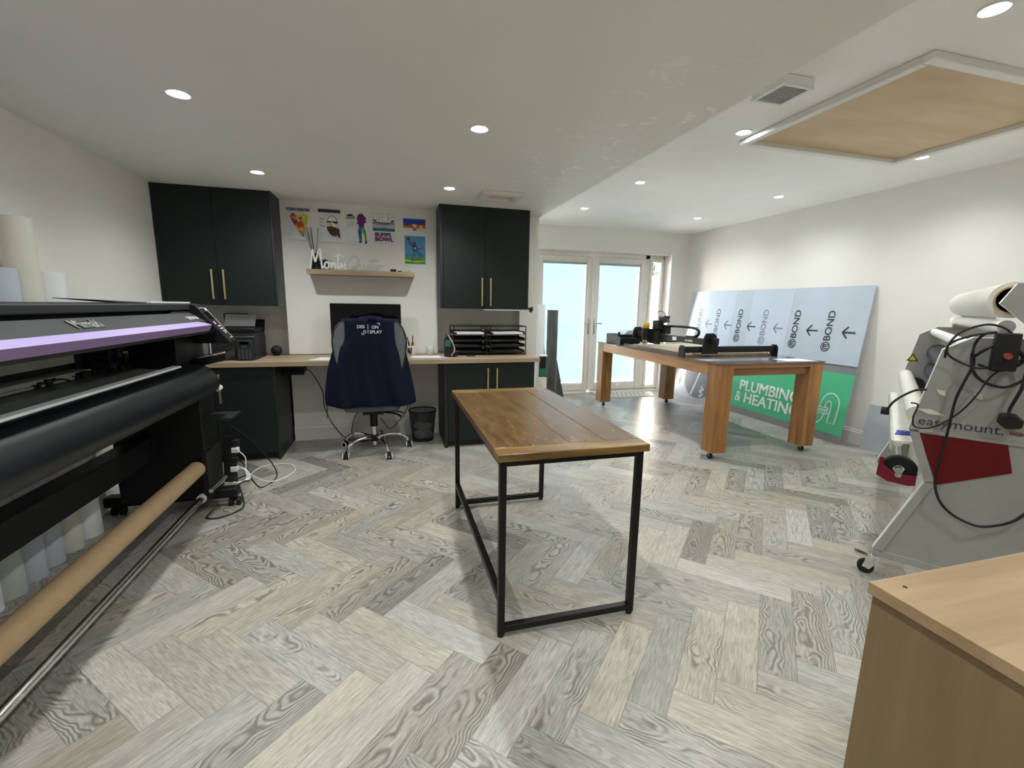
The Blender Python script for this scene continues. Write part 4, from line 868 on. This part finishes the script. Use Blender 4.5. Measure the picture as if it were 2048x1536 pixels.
stroke([(5.72, .07), (5.64, .30), (5.60, .42)], .035); stroke([(5.60, .52), (5.56, .47), (5.50, .52)], .03); stroke([(5.52, .22), (5.46, .18), (5.53, .15), (5.47, .11), (5.52, .07)], .03); stroke([(6.02, .30), (6.04, .24), (6.02, .20)], .04)
link('lettering', m, WHT, t, smooth=False)
t, pt = lean('composite_sheet', 3.345, 6.10, .8005, 1.605, 4.490, 4.585, .006, BONDF, 'large grey film-covered sheet printed with arrows leaning on the right wall', 'sheet')
m = MB()
for a, b in ((5.15, 5.75), (4.25, 4.85)): m.mi = 0; quad(m, pt, a, b, .81, 1.60)
link('film_glare', m, [BONDF2], t, smooth=False)  # sun glare on the sheet, painted as brighter bands
kz = Vector((.095, 0, .8045)).normalized(); BM = [INKD, mat('print_ink_soft', (.10, .12, .16), .5), INKM]; DK = [3.73, 4.145, 4.60, 5.02, 5.44, 5.83]
for i, y in enumerate(DK):
    m = MB(); mi_ = 0 if i in (0, 1, 3) else (1 if i == 4 else 2)
    m.text('BOND', .108, pt(y-.035, 1.03, .0022), kz, (0, 1, 0), .0008, bold=.010, sx=1.05)
    cy_, cz_ = y, .972; R_ = .052
    for k in range(28):
        a, b = 2*PI*k/28, 2*PI*(k+1)/28; m.prism([pt(cy_+R_*math.cos(a), cz_+R_*math.sin(a), .0022), pt(cy_+R_*math.cos(b), cz_+R_*math.sin(b), .0022), pt(cy_+R_*.80*math.cos(b), cz_+R_*.80*math.sin(b), .0022), pt(cy_+R_*.80*math.cos(a), cz_+R_*.80*math.sin(a), .0022)], (-.0006, 0, 0))
    for q in ((-.030, .028, -.026, -.016), (.018, .028, -.026, .026), (-.030, .028, .016, .026), (-.018, .028, -.005, .005)): 
        quad(m, pt, cy_+q[0], cy_+q[1], cz_+q[2], cz_+q[3], off=.0024)
    link('printed_logo', m, BM[mi_], t, smooth=False); m = MB()
    ya = y-.29; yb_ = ya+.135; zc = 1.135
    for (p, q) in (((ya, zc), (yb_, zc)), ((yb_, zc), (yb_-.055, zc+.06)), ((yb_, zc), (yb_-.055, zc-.06))):
        a, b = Vector((0, p[0], p[1])), Vector((0, q[0], q[1])); d_ = b-a; n_ = Vector((0, -d_.z, d_.y)).normalized()*.008
        m.prism([pt(v.y, v.z, .0022) for v in (a+n_, b+n_, b-n_, a-n_)], (-.0006, 0, 0))
    link('printed_arrow', m, BM[mi_], t, smooth=False)
t, pt = lean('grey_board', 2.70, 3.235, 0, .445, 4.535, 4.583, .004, GREYB, 'plain grey board leaning on the right wall beside the green sign', 'board')

# ------------------------------------------------------------------ rolls beside the doors
def roll(name, x, y, z0, z1, r, ri, m_, label, grp=None, core=KRAFT):
    t = thing(name, (x, y, z0), label, 'roll', grp)
    link('wound_sheet', MB().pipe((x, y, z0), (x, y, z1), r, ri), m_, t)
    link('core', MB().pipe((x, y, z0), (x, y, z1-.002), ri-.0005, ri-.005), core, t)
    return t
roll('vinyl_roll', 2.082, 5.60, 0, 1.306, .073, .035, SMOKE, 'tall smoky grey glossy roll standing beside the glazed doors')
roll('vinyl_roll', 1.875, 5.50, 0, 1.375, .062, .04, PAPER, 'tall white roll standing left of the smoky grey roll')
t = roll('vinyl_roll', 1.855, 5.30, 0, .73, .045, .03, BLACKP, 'short dark roll with a green band in front of the tall white roll')
link('green_band', MB().pipe((1.855, 5.30, .44), (1.855, 5.30, .58), .0462, .0455), plain('green_band', (.01, .14, .07)), t)
link('white_cap', MB().box(1.80, 1.90, 5.25, 5.35, .731, .748), WHITE, t, bevel=.002)
roll('vinyl_roll', 1.815, 5.17, 0, .475, .052, .038, CREAMR, 'short cream roll standing in front of the dark roll', core=PAPERC)
tag(link('dark_panel', MB().prism([(2.19, 5.78, 0), (2.40, 5.86, 0), (2.24, 5.80, .62), (2.19, 5.78, .70)], (-.01, .03, 0)), SMOKE, smooth=False), 'dark tapering panel standing behind the smoky grey roll', 'panel')
tag(link('dark_panel', MB().prism([(2.00, 5.75, 0), (2.12, 5.75, 0), (2.05, 5.95, 1.27), (1.99, 5.95, 1.27)], (0, .01, 0)), DGREY, smooth=False), 'slim dark panel leaning between the white roll and the smoky roll', 'panel')
# rug
t = thing('door_mat', (3.55, 6.2, 0), 'white and grey woven rug in front of the glazed doors', 'rug')
m = MB(); m.prism([(3.09, 6.40, 0), (3.13, 5.98, 0), (3.92, 5.95, 0), (4.05, 6.29, 0), (3.80, 6.40, 0)], (0, 0, .010)); link('pile', m, MATW, t)
m = MB()
for i in range(10):
    for j in range(4):
        x, y = 3.20+i*.075+(j % 2)*.037, 6.03+j*.085
        m.prism([(x-.030, y, .0101), (x, y-.028, .0101), (x+.030, y, .0101), (x, y+.028, .0101), (x-.008, y+.020, .0101), (x+.014, y, .0101), (x, y-.013, .0101), (x-.014, y, .0101)], (0, 0, .001))
link('pattern', m, MATG, t)

# ------------------------------------------------------------------ wide format printer
t = thing('wide_format_printer', (-1.4, 2.1, 0), 'large black wide format printer with a lilac stripe along the left wall', 'printer')
ya, yb = .95, 3.34
def ext(prof, y0, y1): return MB().prism([(x, y0, z) for x, z in prof], (0, y1-y0, 0))
link('top_cover', ext([(-1.655, 1.00), (-1.655, 1.325), (-1.62, 1.334), (-1.22, 1.334), (-1.203, 1.329), (-1.200, 1.295), (-1.24, 1.287), (-1.26, 1.20), (-1.60, 1.10)], ya, yb), DGREY, t, bevel=.004)
fc = link('front_cover', ext([(-1.235, 1.270), (-1.197, 1.277), (-1.120, 1.2260), (-1.13, 1.205), (-1.24, 1.205)], ya, yb), DGREY, t, bevel=.002)
dd = Vector((.077, 0, -.051)).normalized(); nn = Vector((.051, 0, .077)).normalized()
base = Vector((-1.120, 0, 1.226))-dd*.026+nn*.002; yd_ = -dd
link('brand_lettering', MB().text('Mimaki', .074, base+Vector((0, 2.055, 0))-dd*-.006, (0, 1, 0), yd_, .005, bold=.004, sx=.80), SILV, fc)
link('model_lettering', MB().text('CJV150-160', .040, base+Vector((0, 3.045, 0)), (0, 1, 0), yd_, .001, bold=.008, sx=.84, spacing=.95), WHT, fc)
link('lilac_stripe', ext([(-1.122, 1.226), (-1.052, 1.207), (-1.062, 1.201), (-1.12, 1.21)], ya, 3.12).prism([(-1.122, 3.12, 1.226), (-1.052, 3.12, 1.207), (-1.115, 3.30, 1.205), (-1.13, 3.24, 1.22)], (0, 0, -.006)), LILAC, t)
link('lilac_lip', ext([(-1.053, 1.2065), (-1.068, 1.172), (-1.085, 1.168), (-1.11, 1.20)], ya, 3.12).prism([(-1.053, 3.12, 1.2065), (-1.115, 3.30, 1.2045), (-1.12, 3.30, 1.170), (-1.068, 3.12, 1.172)], (-.01, 0, 0)), LILACD, t)
link('under_lip', ext([(-1.086, 1.168), (-1.069, 1.171), (-1.085, 1.155), (-1.10, 1.153)], ya, 3.28), DGREY2, t)
link('rear_rail', MB().box(-1.60, -1.48, ya, 2.62, 1.045, 1.09), ALU, t, bevel=.003); link('carriage_rail', MB().box(-1.50, -1.42, ya, 2.62, .995, 1.015).box(-1.47, -1.41, ya, 2.60, .985, .995), ALU, t, bevel=.002)
link('rail_gap', B(-1.60, -1.50, ya, 2.62, 1.016, 1.044), RUB, t)
link('platen', ext([(-1.62, .975), (-1.45, .985), (-1.215, .968), (-1.215, .94), (-1.62, .93)], ya, 2.88), PLATEN, t)
for k, y in enumerate((1.66, 1.92, 2.30, 2.55)):
    m = MB()
    for i in range(26):
        c_ = Vector((random.uniform(-1.50, -1.40), y+random.uniform(-.07, .07), random.uniform(.99, 1.015))); s_ = random.uniform(.006, .018); m.box(c_.x-s_, c_.x+s_, c_.y-s_, c_.y+s_, .98, c_.z)
    m.tube([(-1.41, y, 1.01), (-1.38, y+.05, 1.005), (-1.37, y+.08, .992)], .004, 6); link('pinch_roller', m, RUB, t)
link('white_strip', ext([(-1.224, .9685), (-1.222, .977), (-1.184, .976), (-1.178, .966)], ya, 2.98), mat('bright_white_tape', (.93, .95, .96), .3), t)
gp_ = [(-1.190, .967), (-1.150, .968), (-1.115, .957), (-1.085, .938), (-1.060, .905), (-1.040, .860), (-1.045, .82), (-1.075, .785), (-1.10, .778), (-1.10, .79), (-1.065, .83), (-1.062, .86), (-1.08, .90), (-1.11, .93), (-1.15, .945), (-1.195, .95)]
link('paper_guide', ext(gp_, ya, 3.13), GUIDE, t, ang=50)
link('guide_end_cap', MB().cyl((-1.062, 3.135, .805), (-1.055, 3.17, .812), .017), WHITE, t)
link('tower', MB().box(-1.64, -1.20, 2.99, 3.38, .83, 1.285), BLACKP, t, bevel=.006)
m = MB(); m.mi = 0
for i in range(40):
    y, z, x = random.uniform(2.66, 2.97), random.uniform(.98, 1.12), random.uniform(-1.46, -1.38); s_ = random.uniform(.008, .025); m.mi = random.choice([0, 0, 1]); m.box(x-s_, x+s_, y-s_, y+s_, z-s_, z+s_)
m.mi = 2; m.box(-1.37, -1.365, 2.80, 2.84, 1.055, 1.080); m.mi = 3; m.box(-1.37, -1.36, 2.70, 2.704, 1.00, 1.02)
m.mi = 0; m.box(-1.62, -1.48, 2.62, 3.0, .96, 1.14)
link('capping_station', m, [RUB, DGREY2, YEL, STEEL], t)
m = MB(); m.mi = 0; m.prism([(-1.175, 3.24, 1.328), (-1.0, 3.24, 1.100), (-1.0, 3.24, 1.085), (-1.20, 3.24, 1.085), (-1.24, 3.24, 1.28), (-1.22, 3.24, 1.33)], (0, .13, 0))
cp = link('control_panel', m, [BLACKP], t, bevel=.004)
pd = Vector((.175, 0, -.228)); u_ = pd.normalized(); nrm = Vector((.228, 0, .175)).normalized(); P0 = Vector((-1.175, 3.25, 1.328))+nrm*.0008
def pp(a, b): return P0+u_*a+Vector((0, b, 0))
m = MB()
for a0, a1, b0, b1 in ((.025, .029, .0, .075), (.025, .265, .098, .102), (.262, .266, .05, .10), (.03, .05, .075, .10)): m.prism([pp(a0, b0), pp(a1, b0), pp(a1, b1), pp(a0, b1)], nrm*.001)
for a, b in ((.135, .02), (.145, .02), (.165, .035), (.165, .06), (.185, .035), (.185, .06), (.205, .045), (.205, .07), (.22, .05)): m.prism([pp(a, b), pp(a+.010, b), pp(a+.010, b+.016), pp(a, b+.016)], nrm*.0015)
link('buttons', m, WHT, cp)
link('panel_display', MB().prism([pp(.06, .015), pp(.115, .015), pp(.115, .085), pp(.06, .085)], nrm*.001), SCREEN, cp)
m = MB(); lp = [(-1.16, 2.96, .978), (-1.115, 3.36, .985), (-.985, 3.36, 1.022), (-1.035, 2.96, 1.0)]
m.prism([(-1.19, 3.15, .985), (-1.19, 3.38, .99), (-1.02, 3.38, 1.040), (-1.0, 3.15, 1.030)], (0, 0, -.045)); sd_ = link('maintenance_cover', m, BLACKP, t, bevel=.003)
m = MB(); A_, B_, C2, D_ = Vector((-1.155, 3.165, .9975)), Vector((-1.010, 3.165, 1.0295)), Vector((-1.028, 3.235, 1.0318)), Vector((-1.168, 3.235, .998))
def lq(u0, u1, v0, v1, dz): 
    f_ = lambda u, v: (A_*(1-u)+B_*u)*(1-v)+(D_*(1-u)+C2*u)*v+Vector((0, 0, dz))
    m.prism([f_(u0, v0), f_(u1, v0), f_(u1, v1), f_(u0, v1)], (0, 0, .001))
m.mi = 0; lq(0, 1, 0, 1, .001); m.mi = 1; lq(.05, .22, .1, .6, .002); m.mi = 2; lq(.28, .50, .5, .9, .002); m.mi = 3; lq(.6, .97, .75, .92, .002); m.mi = 4
for k in range(4): lq(.62, .95, .12+k*.13, .17+k*.13, .002)
m.mi = 4; lq(.52, .58, .3, .7, .002)
link('warning_label', m, [PAPER, SKY, YELI, RED, GRY], sd_, smooth=False)
link('ink_scale', B(-1.17, -1.165, 3.385, 3.41, 1.0, 1.10), PAPERB, t)
m = MB(); m.box(-1.64, -1.16, 3.12, 3.36, .10, .83); link('stand_leg', m, BLACKP, t, bevel=.006)
link('stand_leg', B(-1.64, -1.30, 1.0, 1.2, .10, .93), BLACKP, t, bevel=.006)
link('cross_beam', B(-1.53, -1.42, 1.2, 3.12, .385, .525), BLACKP, t, bevel=.004); link('media_trough', B(-1.62, -1.52, 1.0, 3.12, .79, .93), BLACKP, t)
link('under_tray', MB().box(-1.16, -1.00, 3.14, 3.34, .60, .615), DGREY2, t)
for y in (3.21, 1.1):
    ft = link('foot', B(-1.76, -1.02, y-.04, y+.04, .062, .125), BLACKP, t, bevel=.006)
    for x in (-1.045, -1.70):
        q = MB()
        for s_ in (-1, 1): q.cyl((x+.012*s_+.004, y-.01, .028), (x+.034*s_+.004, y-.01, .028), .028)
        q.cyl((x, y, .03), (x, y, .064), .014); link('caster', q, RUB, ft)
link('take_up_motor', MB().box(-1.18, -1.145, 3.10, 3.35, .09, .40), RUB, t, bevel=.004)
link('tension_bar', MB().cyl((-1.175, .9, .100), (-1.195, 3.10, .104), .0195), STEEL, t)
link('bar_collar', MB().cyl((-1.195, 3.085, .104), (-1.195, 3.12, .104), .028), WHITE, t)
link('bar_stub', MB().cyl((-1.125, 3.06, .165), (-1.10, 3.24, .185), .015), STEEL, t)
tag(link('cardboard_tube', MB().pipe((-1.185, .9, .293), (-1.206, 3.098, .303), .0485, .042, 32), KRAFT), 'long brown cardboard tube held on the take-up arms of the wide format printer', 'tube')
tag(link('loose_papers', MB().prism([(-1.30, 3.0, 1.3345), (-1.22, 3.30, 1.3345), (-1.42, 3.36, 1.3345), (-1.52, 3.05, 1.3345)], (0, 0, .009)), PAPER, smooth=False), 'white papers lying on top of the wide format printer', 'paper')
tag(link('black_folder', MB().prism([(-1.25, 2.45, 1.345), (-1.26, 2.60, 1.3365), (-1.30, 2.95, 1.3345), (-1.48, 2.95, 1.3345), (-1.46, 2.50, 1.352)], (0, 0, .003)), RUB, smooth=False), 'black flat folder with a raised corner on top of the wide format printer', 'folder')
t = thing('power_strip', (-1.08, 3.40, .16), 'bundle of plugs on the black power strip at the foot of the wide format printer', 'power strip')
link('strip_body', MB().prism([(-1.13, 3.30, .13), (-1.07, 3.28, .13), (-1.10, 3.40, .42), (-1.15, 3.42, .42)], (.03, .0, 0)), RUB, t)
for k, (y, z, m_) in enumerate(((3.33, .21, WHITE), (3.35, .27, RUB), (3.38, .33, WHITE), (3.40, .38, RUB))): link('plug', B(-1.09, -1.045, y-.025, y+.015, z-.018, z+.018), m_, t, bevel=.005)
cable('white_cable', [(-1.05, 3.36, .33), (-1.0, 3.34, .28), (-.995, 3.36, .16), (-.90, 3.55, .012), (-.78, 3.75, .006), (-.86, 3.95, .006), (-1.05, 3.93, .006), (-1.10, 3.75, .006)], .0035, 'thin white cable looped on the floor beside the printer foot', WHITE)
for k in range(3): cable('white_cable', [(-1.05, 3.33, .22-.01*k), (-1.00+.004*k, 3.30, .21), (-.985+.01*k, 3.28, .15), (-1.02, 3.24, .135+.004*k), (-1.06, 3.25, .14)], .004, ['innermost white cable loop at the plugs of the power strip', 'middle white cable loop at the plugs of the power strip', 'outermost white cable loop at the plugs of the power strip'][k], WHITE)
cable('black_cable', [(-1.10, 3.42, .50), (-1.0, 3.55, .33), (-.90, 3.62, .12), (-.88, 3.60, .02), (-.95, 3.45, .01), (-1.0, 3.36, .14), (-1.05, 3.3, .14)], .0045, 'black cable arching from the printer over the floor by the power strip')
cable('black_cable', [(-1.05, 3.36, .27), (-1.0, 3.35, .2), (-.97, 3.28, .14), (-.98, 3.20, .16), (-1.02, 3.18, .14)], .005, 'black cable crossing the printer foot beside the caster')
cable('black_cable', [(-1.13, 3.08, .03), (-1.15, 3.02, .006), (-1.08, 3.0, .006), (-1.0, 3.07, .006), (-.97, 3.13, .03), (-1.03, 3.25, .14)], .005, 'black cable drooping under the printer foot onto the floor')
cable('grey_cable', [(-1.79, 3.62, .5), (-1.785, 3.60, .2), (-1.77, 3.63, .06), (-1.76, 3.75, .02), (-1.78, 3.85, .03)], .004, 'thin grey cable on the left wall below the printer', GRY)

# rolls standing along the left wall behind the printer
RG = 'media rolls standing behind the wide format printer'
roll('media_roll', -1.737, 2.955, 0, 1.487, .072, .04, PAPER, 'wide white media roll behind the printer, nearest the green cabinets', RG)
roll('media_roll', -1.737, 2.795, 0, 1.735, .066, .04, PAPERC, 'tallest cream media roll standing behind the printer', RG)
roll('media_roll', -1.737, 2.655, 0, 1.487, .062, .04, PAPERB, 'bluish film roll beside the tall cream roll at the left edge', RG)
for y, m_, z, lb in ((2.525, PAPERB, 1.40, 'pale blue roll under the printer, fourth from the green cabinets'), (2.39, PAPERG, 1.30, 'greenish roll under the printer, fifth from the green cabinets'), (2.255, PAPER, 1.25, 'white roll bottom at the left picture edge, under the printer'), (2.12, PAPERC, 1.2, 'cream roll seen in the gap above the cross beam, sixth along the wall'), (1.98, PAPERG, 1.2, 'grey-green roll seen in the gap above the cross beam at the left edge')):
    roll('media_roll', -1.737, y, 0, z, .064, .04, m_, lb, RG)

# ------------------------------------------------------------------ laminator
ANG = math.radians(35.1)
t = thing('laminator', (2.372, 1.54, 0), 'large grey roller laminator with maroon side panel and easymount lettering', 'laminator', rz=ANG)
# local frame: +X runs along the rollers, -Y runs from front to back: helper lp(a, b, z)
def lp(a, b, z): return Vector((a, -b, z))
prof = [(.118, 1.185), (.21, 1.245), (.47, 1.245), (.56, 1.185), (.615, .80), (.53, .55), (.67, .15), (.67, .115), (-.008, .115), (-.010, .15), (.136, .55), (.048, .800)]
def side(a0, a1):
    m = MB(); n = len(prof); A = [m.bm.verts.new(lp(a0, b, z)) for b, z in prof]; Bq = [m.bm.verts.new(lp(a1, b, z)) for b, z in prof]
    f1 = m.bm.faces.new(A); f2 = m.bm.faces.new(Bq[::-1]); m.n = 2
    m.bm.faces.ensure_lookup_table(); m.mi = 1
    for i in range(n): m.bm.faces.new([A[i], Bq[i], Bq[(i+1) % n], A[(i+1) % n]])
    m._m(); return link('side_plate', m, [LIGHTG, LIGHTW], t, world=False, smooth=False)
s1 = side(0, .05); s2 = side(1.84, 1.89)
m = MB(); m.prism([lp(-.001, b, z) for b, z in ((.088, .785), (.376, .785), (.405, .665), (.178, .548))], (-.003, 0, 0)); link('maroon_panel', m, MAROON, s1, world=False, smooth=False)
m = MB()
for (b0, z0), (b1, z1) in (((.136, .55), (-.006, .15)), ((.048, .80), (.136, .55)), ((.052, .80), (.60, .80))):
    d_ = Vector((b1-b0, z1-z0)).normalized(); n_ = Vector((-d_.y, d_.x))*.034
    if b1 > .5: n_ = Vector((0, -.014))
    elif n_.x < 0: n_ = -n_
    m.prism([lp(0, b0, z0), lp(0, b1, z1), lp(0, b1+n_.x, z1+n_.y), lp(0, b0+n_.x, z0+n_.y)], (-.006, 0, 0))
m.prism([lp(0, -.006, .118), lp(0, .66, .118), lp(0, .66, .15), lp(0, -.006, .15)], (-.006, 0, 0))
link('edge_flange', m, LIGHTG, s1, world=False, bevel=.001, smooth=False)
m = MB(); m.mi = 0; bd = (0, -1, 0); m.text('easymount.', .058, lp(-.0015, .076, .826), bd, (0, 0, 1), .001, bold=-.004, sx=1.06); m.mi = 1; m.text('SIGN', .020, lp(-.0015, .372, .832), bd, (0, 0, 1), .001, bold=.02, sx=1.15)
link('lettering', m, [mat('slate_ink', (.035, .045, .08), .5), mat('maroon_ink', (.22, .02, .04), .5)], s1, world=False)
arm = [(.262, 1.393), (.302, 1.475), (.46, 1.475), (.55, 1.20), (.42, 1.20), (.375, 1.285)]
def armp(a0, a1):
    m = MB(); n = len(arm); A = [m.bm.verts.new(lp(a0, b, z)) for b, z in arm]; Bq = [m.bm.verts.new(lp(a1, b, z)) for b, z in arm]; m.bm.faces.new(A); m.bm.faces.new(Bq[::-1]); m.n = 2; m.mi = 1
    for i in range(n): m.bm.faces.new([A[i], Bq[i], Bq[(i+1) % n], A[(i+1) % n]])
    m._m(); link('roll_arm', m, [LIGHTG, LIGHTW], t, world=False, smooth=False)
armp(-.045, -.002); armp(1.892, 1.93)
def rod(name, b, z, r, m_, a0=.05, a1=1.84, label=None): return link(name, MB().cyl(lp(a0, b, z), lp(a1, b, z), r, n=28), m_, t, world=False)
rod('idler_roller', .300, 1.295, .028, WHITE, .0, 1.88); rod('idler_roller', .20, 1.205, .026, WHITE); rod('feed_roller', .075, .86, .044, CREAMR)
rod('pressure_roller', .24, 1.05, .065, DGREY); rod('pressure_roller', .24, .915, .065, DGREY); rod('take_up_shaft', .082, .352, .022, STEEL, .84); rod('supply_shaft', .06, .50, .03, WHITE, 1.0)
link('feed_table', MB().prism([lp(.06, -.002, .700), lp(.06, .19, .72), lp(.06, .19, .735), lp(.06, -.002, .715)], (1.76, 0, 0)), LIGHTW, t, world=False, bevel=.002)
link('table_front_rail', MB().box(.06, 1.82, -.006, .006, .665, .716), ALU, t, world=False, bevel=.002)
link('cross_panel', MB().box(.052, 1.838, -.20, -.17, .16, .46), LIGHTW, t, world=False, bevel=.003)
link('blue_film_scrap', MB().prism([lp(.20, .01, .717), lp(.20, .16, .736), lp(.27, .16, .740), lp(.25, .08, .732), lp(.28, .02, .724)], (0, 0, .004)), plain('blue_scrap', (.02, .03, .35)), t, world=False, smooth=False)
dk = link('core_chuck', MB().lathe([(.03, -.02), (.085, -.02), (.092, -.012), (.092, .012), (.085, .02), (.03, .02)], lp(.88, .082, .352), 36, Matrix.Rotation(PI/2, 4, 'Y')), RUB, t, world=False)
link('brake_lever', MB().prism([lp(.845, b+.035, z) for b, z in ((-.055, .42), (-.035, .425), (-.03, .375), (.02, .335), (.09, .33), (.17, .345), (.195, .315), (.18, .285), (.10, .262), (.0, .268), (-.06, .30))], (.012, 0, 0)), REDM, t, world=False, bevel=.003)
link('lever_bolt', MB().cyl(lp(.835, .082, .325), lp(.85, .082, .325), .018, n=6), STEEL, t, world=False)
link('tension_knob', MB().cyl(lp(1.0, -.007, .70), lp(1.0, -.05, .70), .026), RUB, t, world=False)
link('motor_gearbox', MB().lathe([(.0, 0), (.055, 0), (.055, .05), (.035, .06), (.035, .10), (0, .10)], lp(1.76, .14, .80), 24, Matrix.Rotation(PI/2, 4, 'Y')), RUB, t, world=False)
wl = link('warning_triangle', MB().prism([lp(1.838, .065, .975), lp(1.838, .135, .975), lp(1.838, .10, 1.035)], (-.001, 0, 0)), BLK, s2, world=False)
link('triangle_face', MB().prism([lp(1.8365, .077, .982), lp(1.8365, .123, .982), lp(1.8365, .10, 1.022)], (-.001, 0, 0)), YELI, s2, world=False)
link('core_holder', MB().box(1.80, 1.89, -.39, -.29, 1.246, 1.30), KRAFT, t, world=False, bevel=.003)
for a, b in ((.0, 0.005), (0.0, .60), (1.84, .085), (1.84, .60)):
    m = MB(); c_ = lp(a+.02, b, 0); mid = (c_.x, c_.y)
    m.mi = 1; m.cyl((c_.x, c_.y, .10), (c_.x, c_.y, .116), .03); m.prism([(c_.x-.018, c_.y-.03, .10), (c_.x-.018, c_.y+.03, .10), (c_.x-.014, c_.y+.045, .035), (c_.x-.014, c_.y+.015, .025)], (.004, 0, 0)); m.prism([(c_.x+.018, c_.y-.03, .10), (c_.x+.018, c_.y+.03, .10), (c_.x+.014, c_.y+.045, .035), (c_.x+.014, c_.y+.015, .025)], (.004, 0, 0))
    m.prism([(c_.x-.02, c_.y+.03, .082), (c_.x-.02, c_.y+.085, .094), (c_.x-.02, c_.y+.085, .108), (c_.x-.02, c_.y+.02, .096)], (.04, 0, 0)); m.mi = 0; m.cyl((c_.x-.012, c_.y+.03, .036), (c_.x+.012, c_.y+.03, .036), .036)
    link('caster', m, [RUB, CHROME], s1 if a == 0 else s2, world=False, bevel=.001)
cbx = link('switch_box', MB().box(-.055, -.003, -.345, -.268, 1.11, 1.27), RUB, t, world=False, bevel=.005)
link('emergency_button', MB().cyl(lp(-.055, .312, 1.175), lp(-.078, .312, 1.175), .013), plain('dull_red', (.30, .05, .04)), cbx, world=False)
def lt(pts, r, n): link(n, MB().tube([lp(-.03-.012*(i % 2), b, z) for i, (b, z) in enumerate(pts)], r, 8, 8), RUB, t, world=False)
lt([(.126, 1.15), (.129, 1.207), (.161, 1.265), (.225, 1.301), (.275, 1.298), (.31, 1.273), (.338, 1.222), (.331, 1.169), (.287, 1.126), (.228, 1.115), (.17, 1.139), (.132, 1.17), (.135, 1.215), (.20, 1.255), (.27, 1.27)], .0045, 'power_cable')
lt([(.271, 1.272), (.235, 1.262), (.215, 1.225), (.210, 1.18), (.220, 1.13), (.203, 1.057), (.186, .963), (.180, .845), (.178, .774), (.170, .676), (.170, .566), (.195, .486), (.249, .428), (.324, .406), (.384, .421), (.437, .471), (.49, .56)], .0055, 'power_cable')
lt([(.33, 1.21), (.375, 1.16), (.378, 1.09), (.372, 1.034), (.356, .955), (.352, .925)], .006, 'power_cable')
lt([(.21, 1.18), (.218, 1.11), (.255, 1.06), (.32, 1.04), (.37, 1.07), (.40, 1.12)], .006, 'power_cable')
lt([(.42, 1.21), (.33, 1.14), (.28, 1.08), (.245, .99), (.20, .90), (.13, .83), (.07, .815), (.055, .86), (.065, .92), (.04, .93)], .0035, 'power_cable')
lt([(.215, 1.16), (.25, 1.20), (.29, 1.225), (.34, 1.20), (.36, 1.15), (.30, 1.11), (.235, 1.13)], .006, 'power_cable')
lt([(-.05, .86), (-.02, .93), (.04, .985), (.085, 1.0)], .005, 'power_cable')
link('mains_plug', MB().prism([lp(-.05, b, z) for b, z in ((.330, .925), (.375, .928), (.400, .905), (.398, .872), (.352, .862), (.325, .885))], (.045, 0, 0)), RUB, t, world=False, bevel=.006)
m = MB()
for b, z in ((.12, 1.0), (.24, 1.0)): m.prism([lp(-.002, b, z), lp(-.002, b+.03, z-.004), lp(-.002, b+.035, z-.03), lp(-.002, b+.012, z-.022)], (-.0006, 0, 0))
m.prism([lp(-.002, .06, .90), lp(-.002, .11, .905), lp(-.002, .17, .88), lp(-.002, .11, .88)], (-.0006, 0, 0)); link('clear_tape', m, CREAMR, s1, world=False, smooth=False)
# film roll carried between the arms is a thing of its own
mw = Matrix.Translation((2.372, 1.54, 0)) @ Matrix.Rotation(ANG, 4, 'Z')
def W_(a, b, z): return mw @ lp(a, b, z)
fr = thing('film_roll', tuple(W_(.9, .318, 1.41)), 'wide white film roll mounted on top of the laminator between its arms', 'roll')
link('wound_film', MB().pipe(W_(.10, .318, 1.41), W_(1.70, .318, 1.41), .078, .060, 40), CREAMR, fr)
link('cardboard_core', MB().pipe(W_(.092, .318, 1.41), W_(1.708, .318, 1.41), .0605, .054, 40), KRAFT, fr)
link('mandrel', MB().cyl(W_(-.002, .318, 1.41), W_(1.89, .318, 1.41), .03), RUB, fr)

# ------------------------------------------------------------------ wooden cabinet in the right foreground
t = thing('oak_cabinet', (1.5, .3, 0), 'light oak cabinet in the right foreground corner, its flat top bare', 'cabinet')
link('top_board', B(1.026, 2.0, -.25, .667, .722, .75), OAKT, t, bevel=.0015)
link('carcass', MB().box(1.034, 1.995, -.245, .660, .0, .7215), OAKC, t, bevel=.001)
link('screw_hole', MB().cyl((1.085, .632, .7495), (1.085, .632, .7504), .0045), RUB, t)
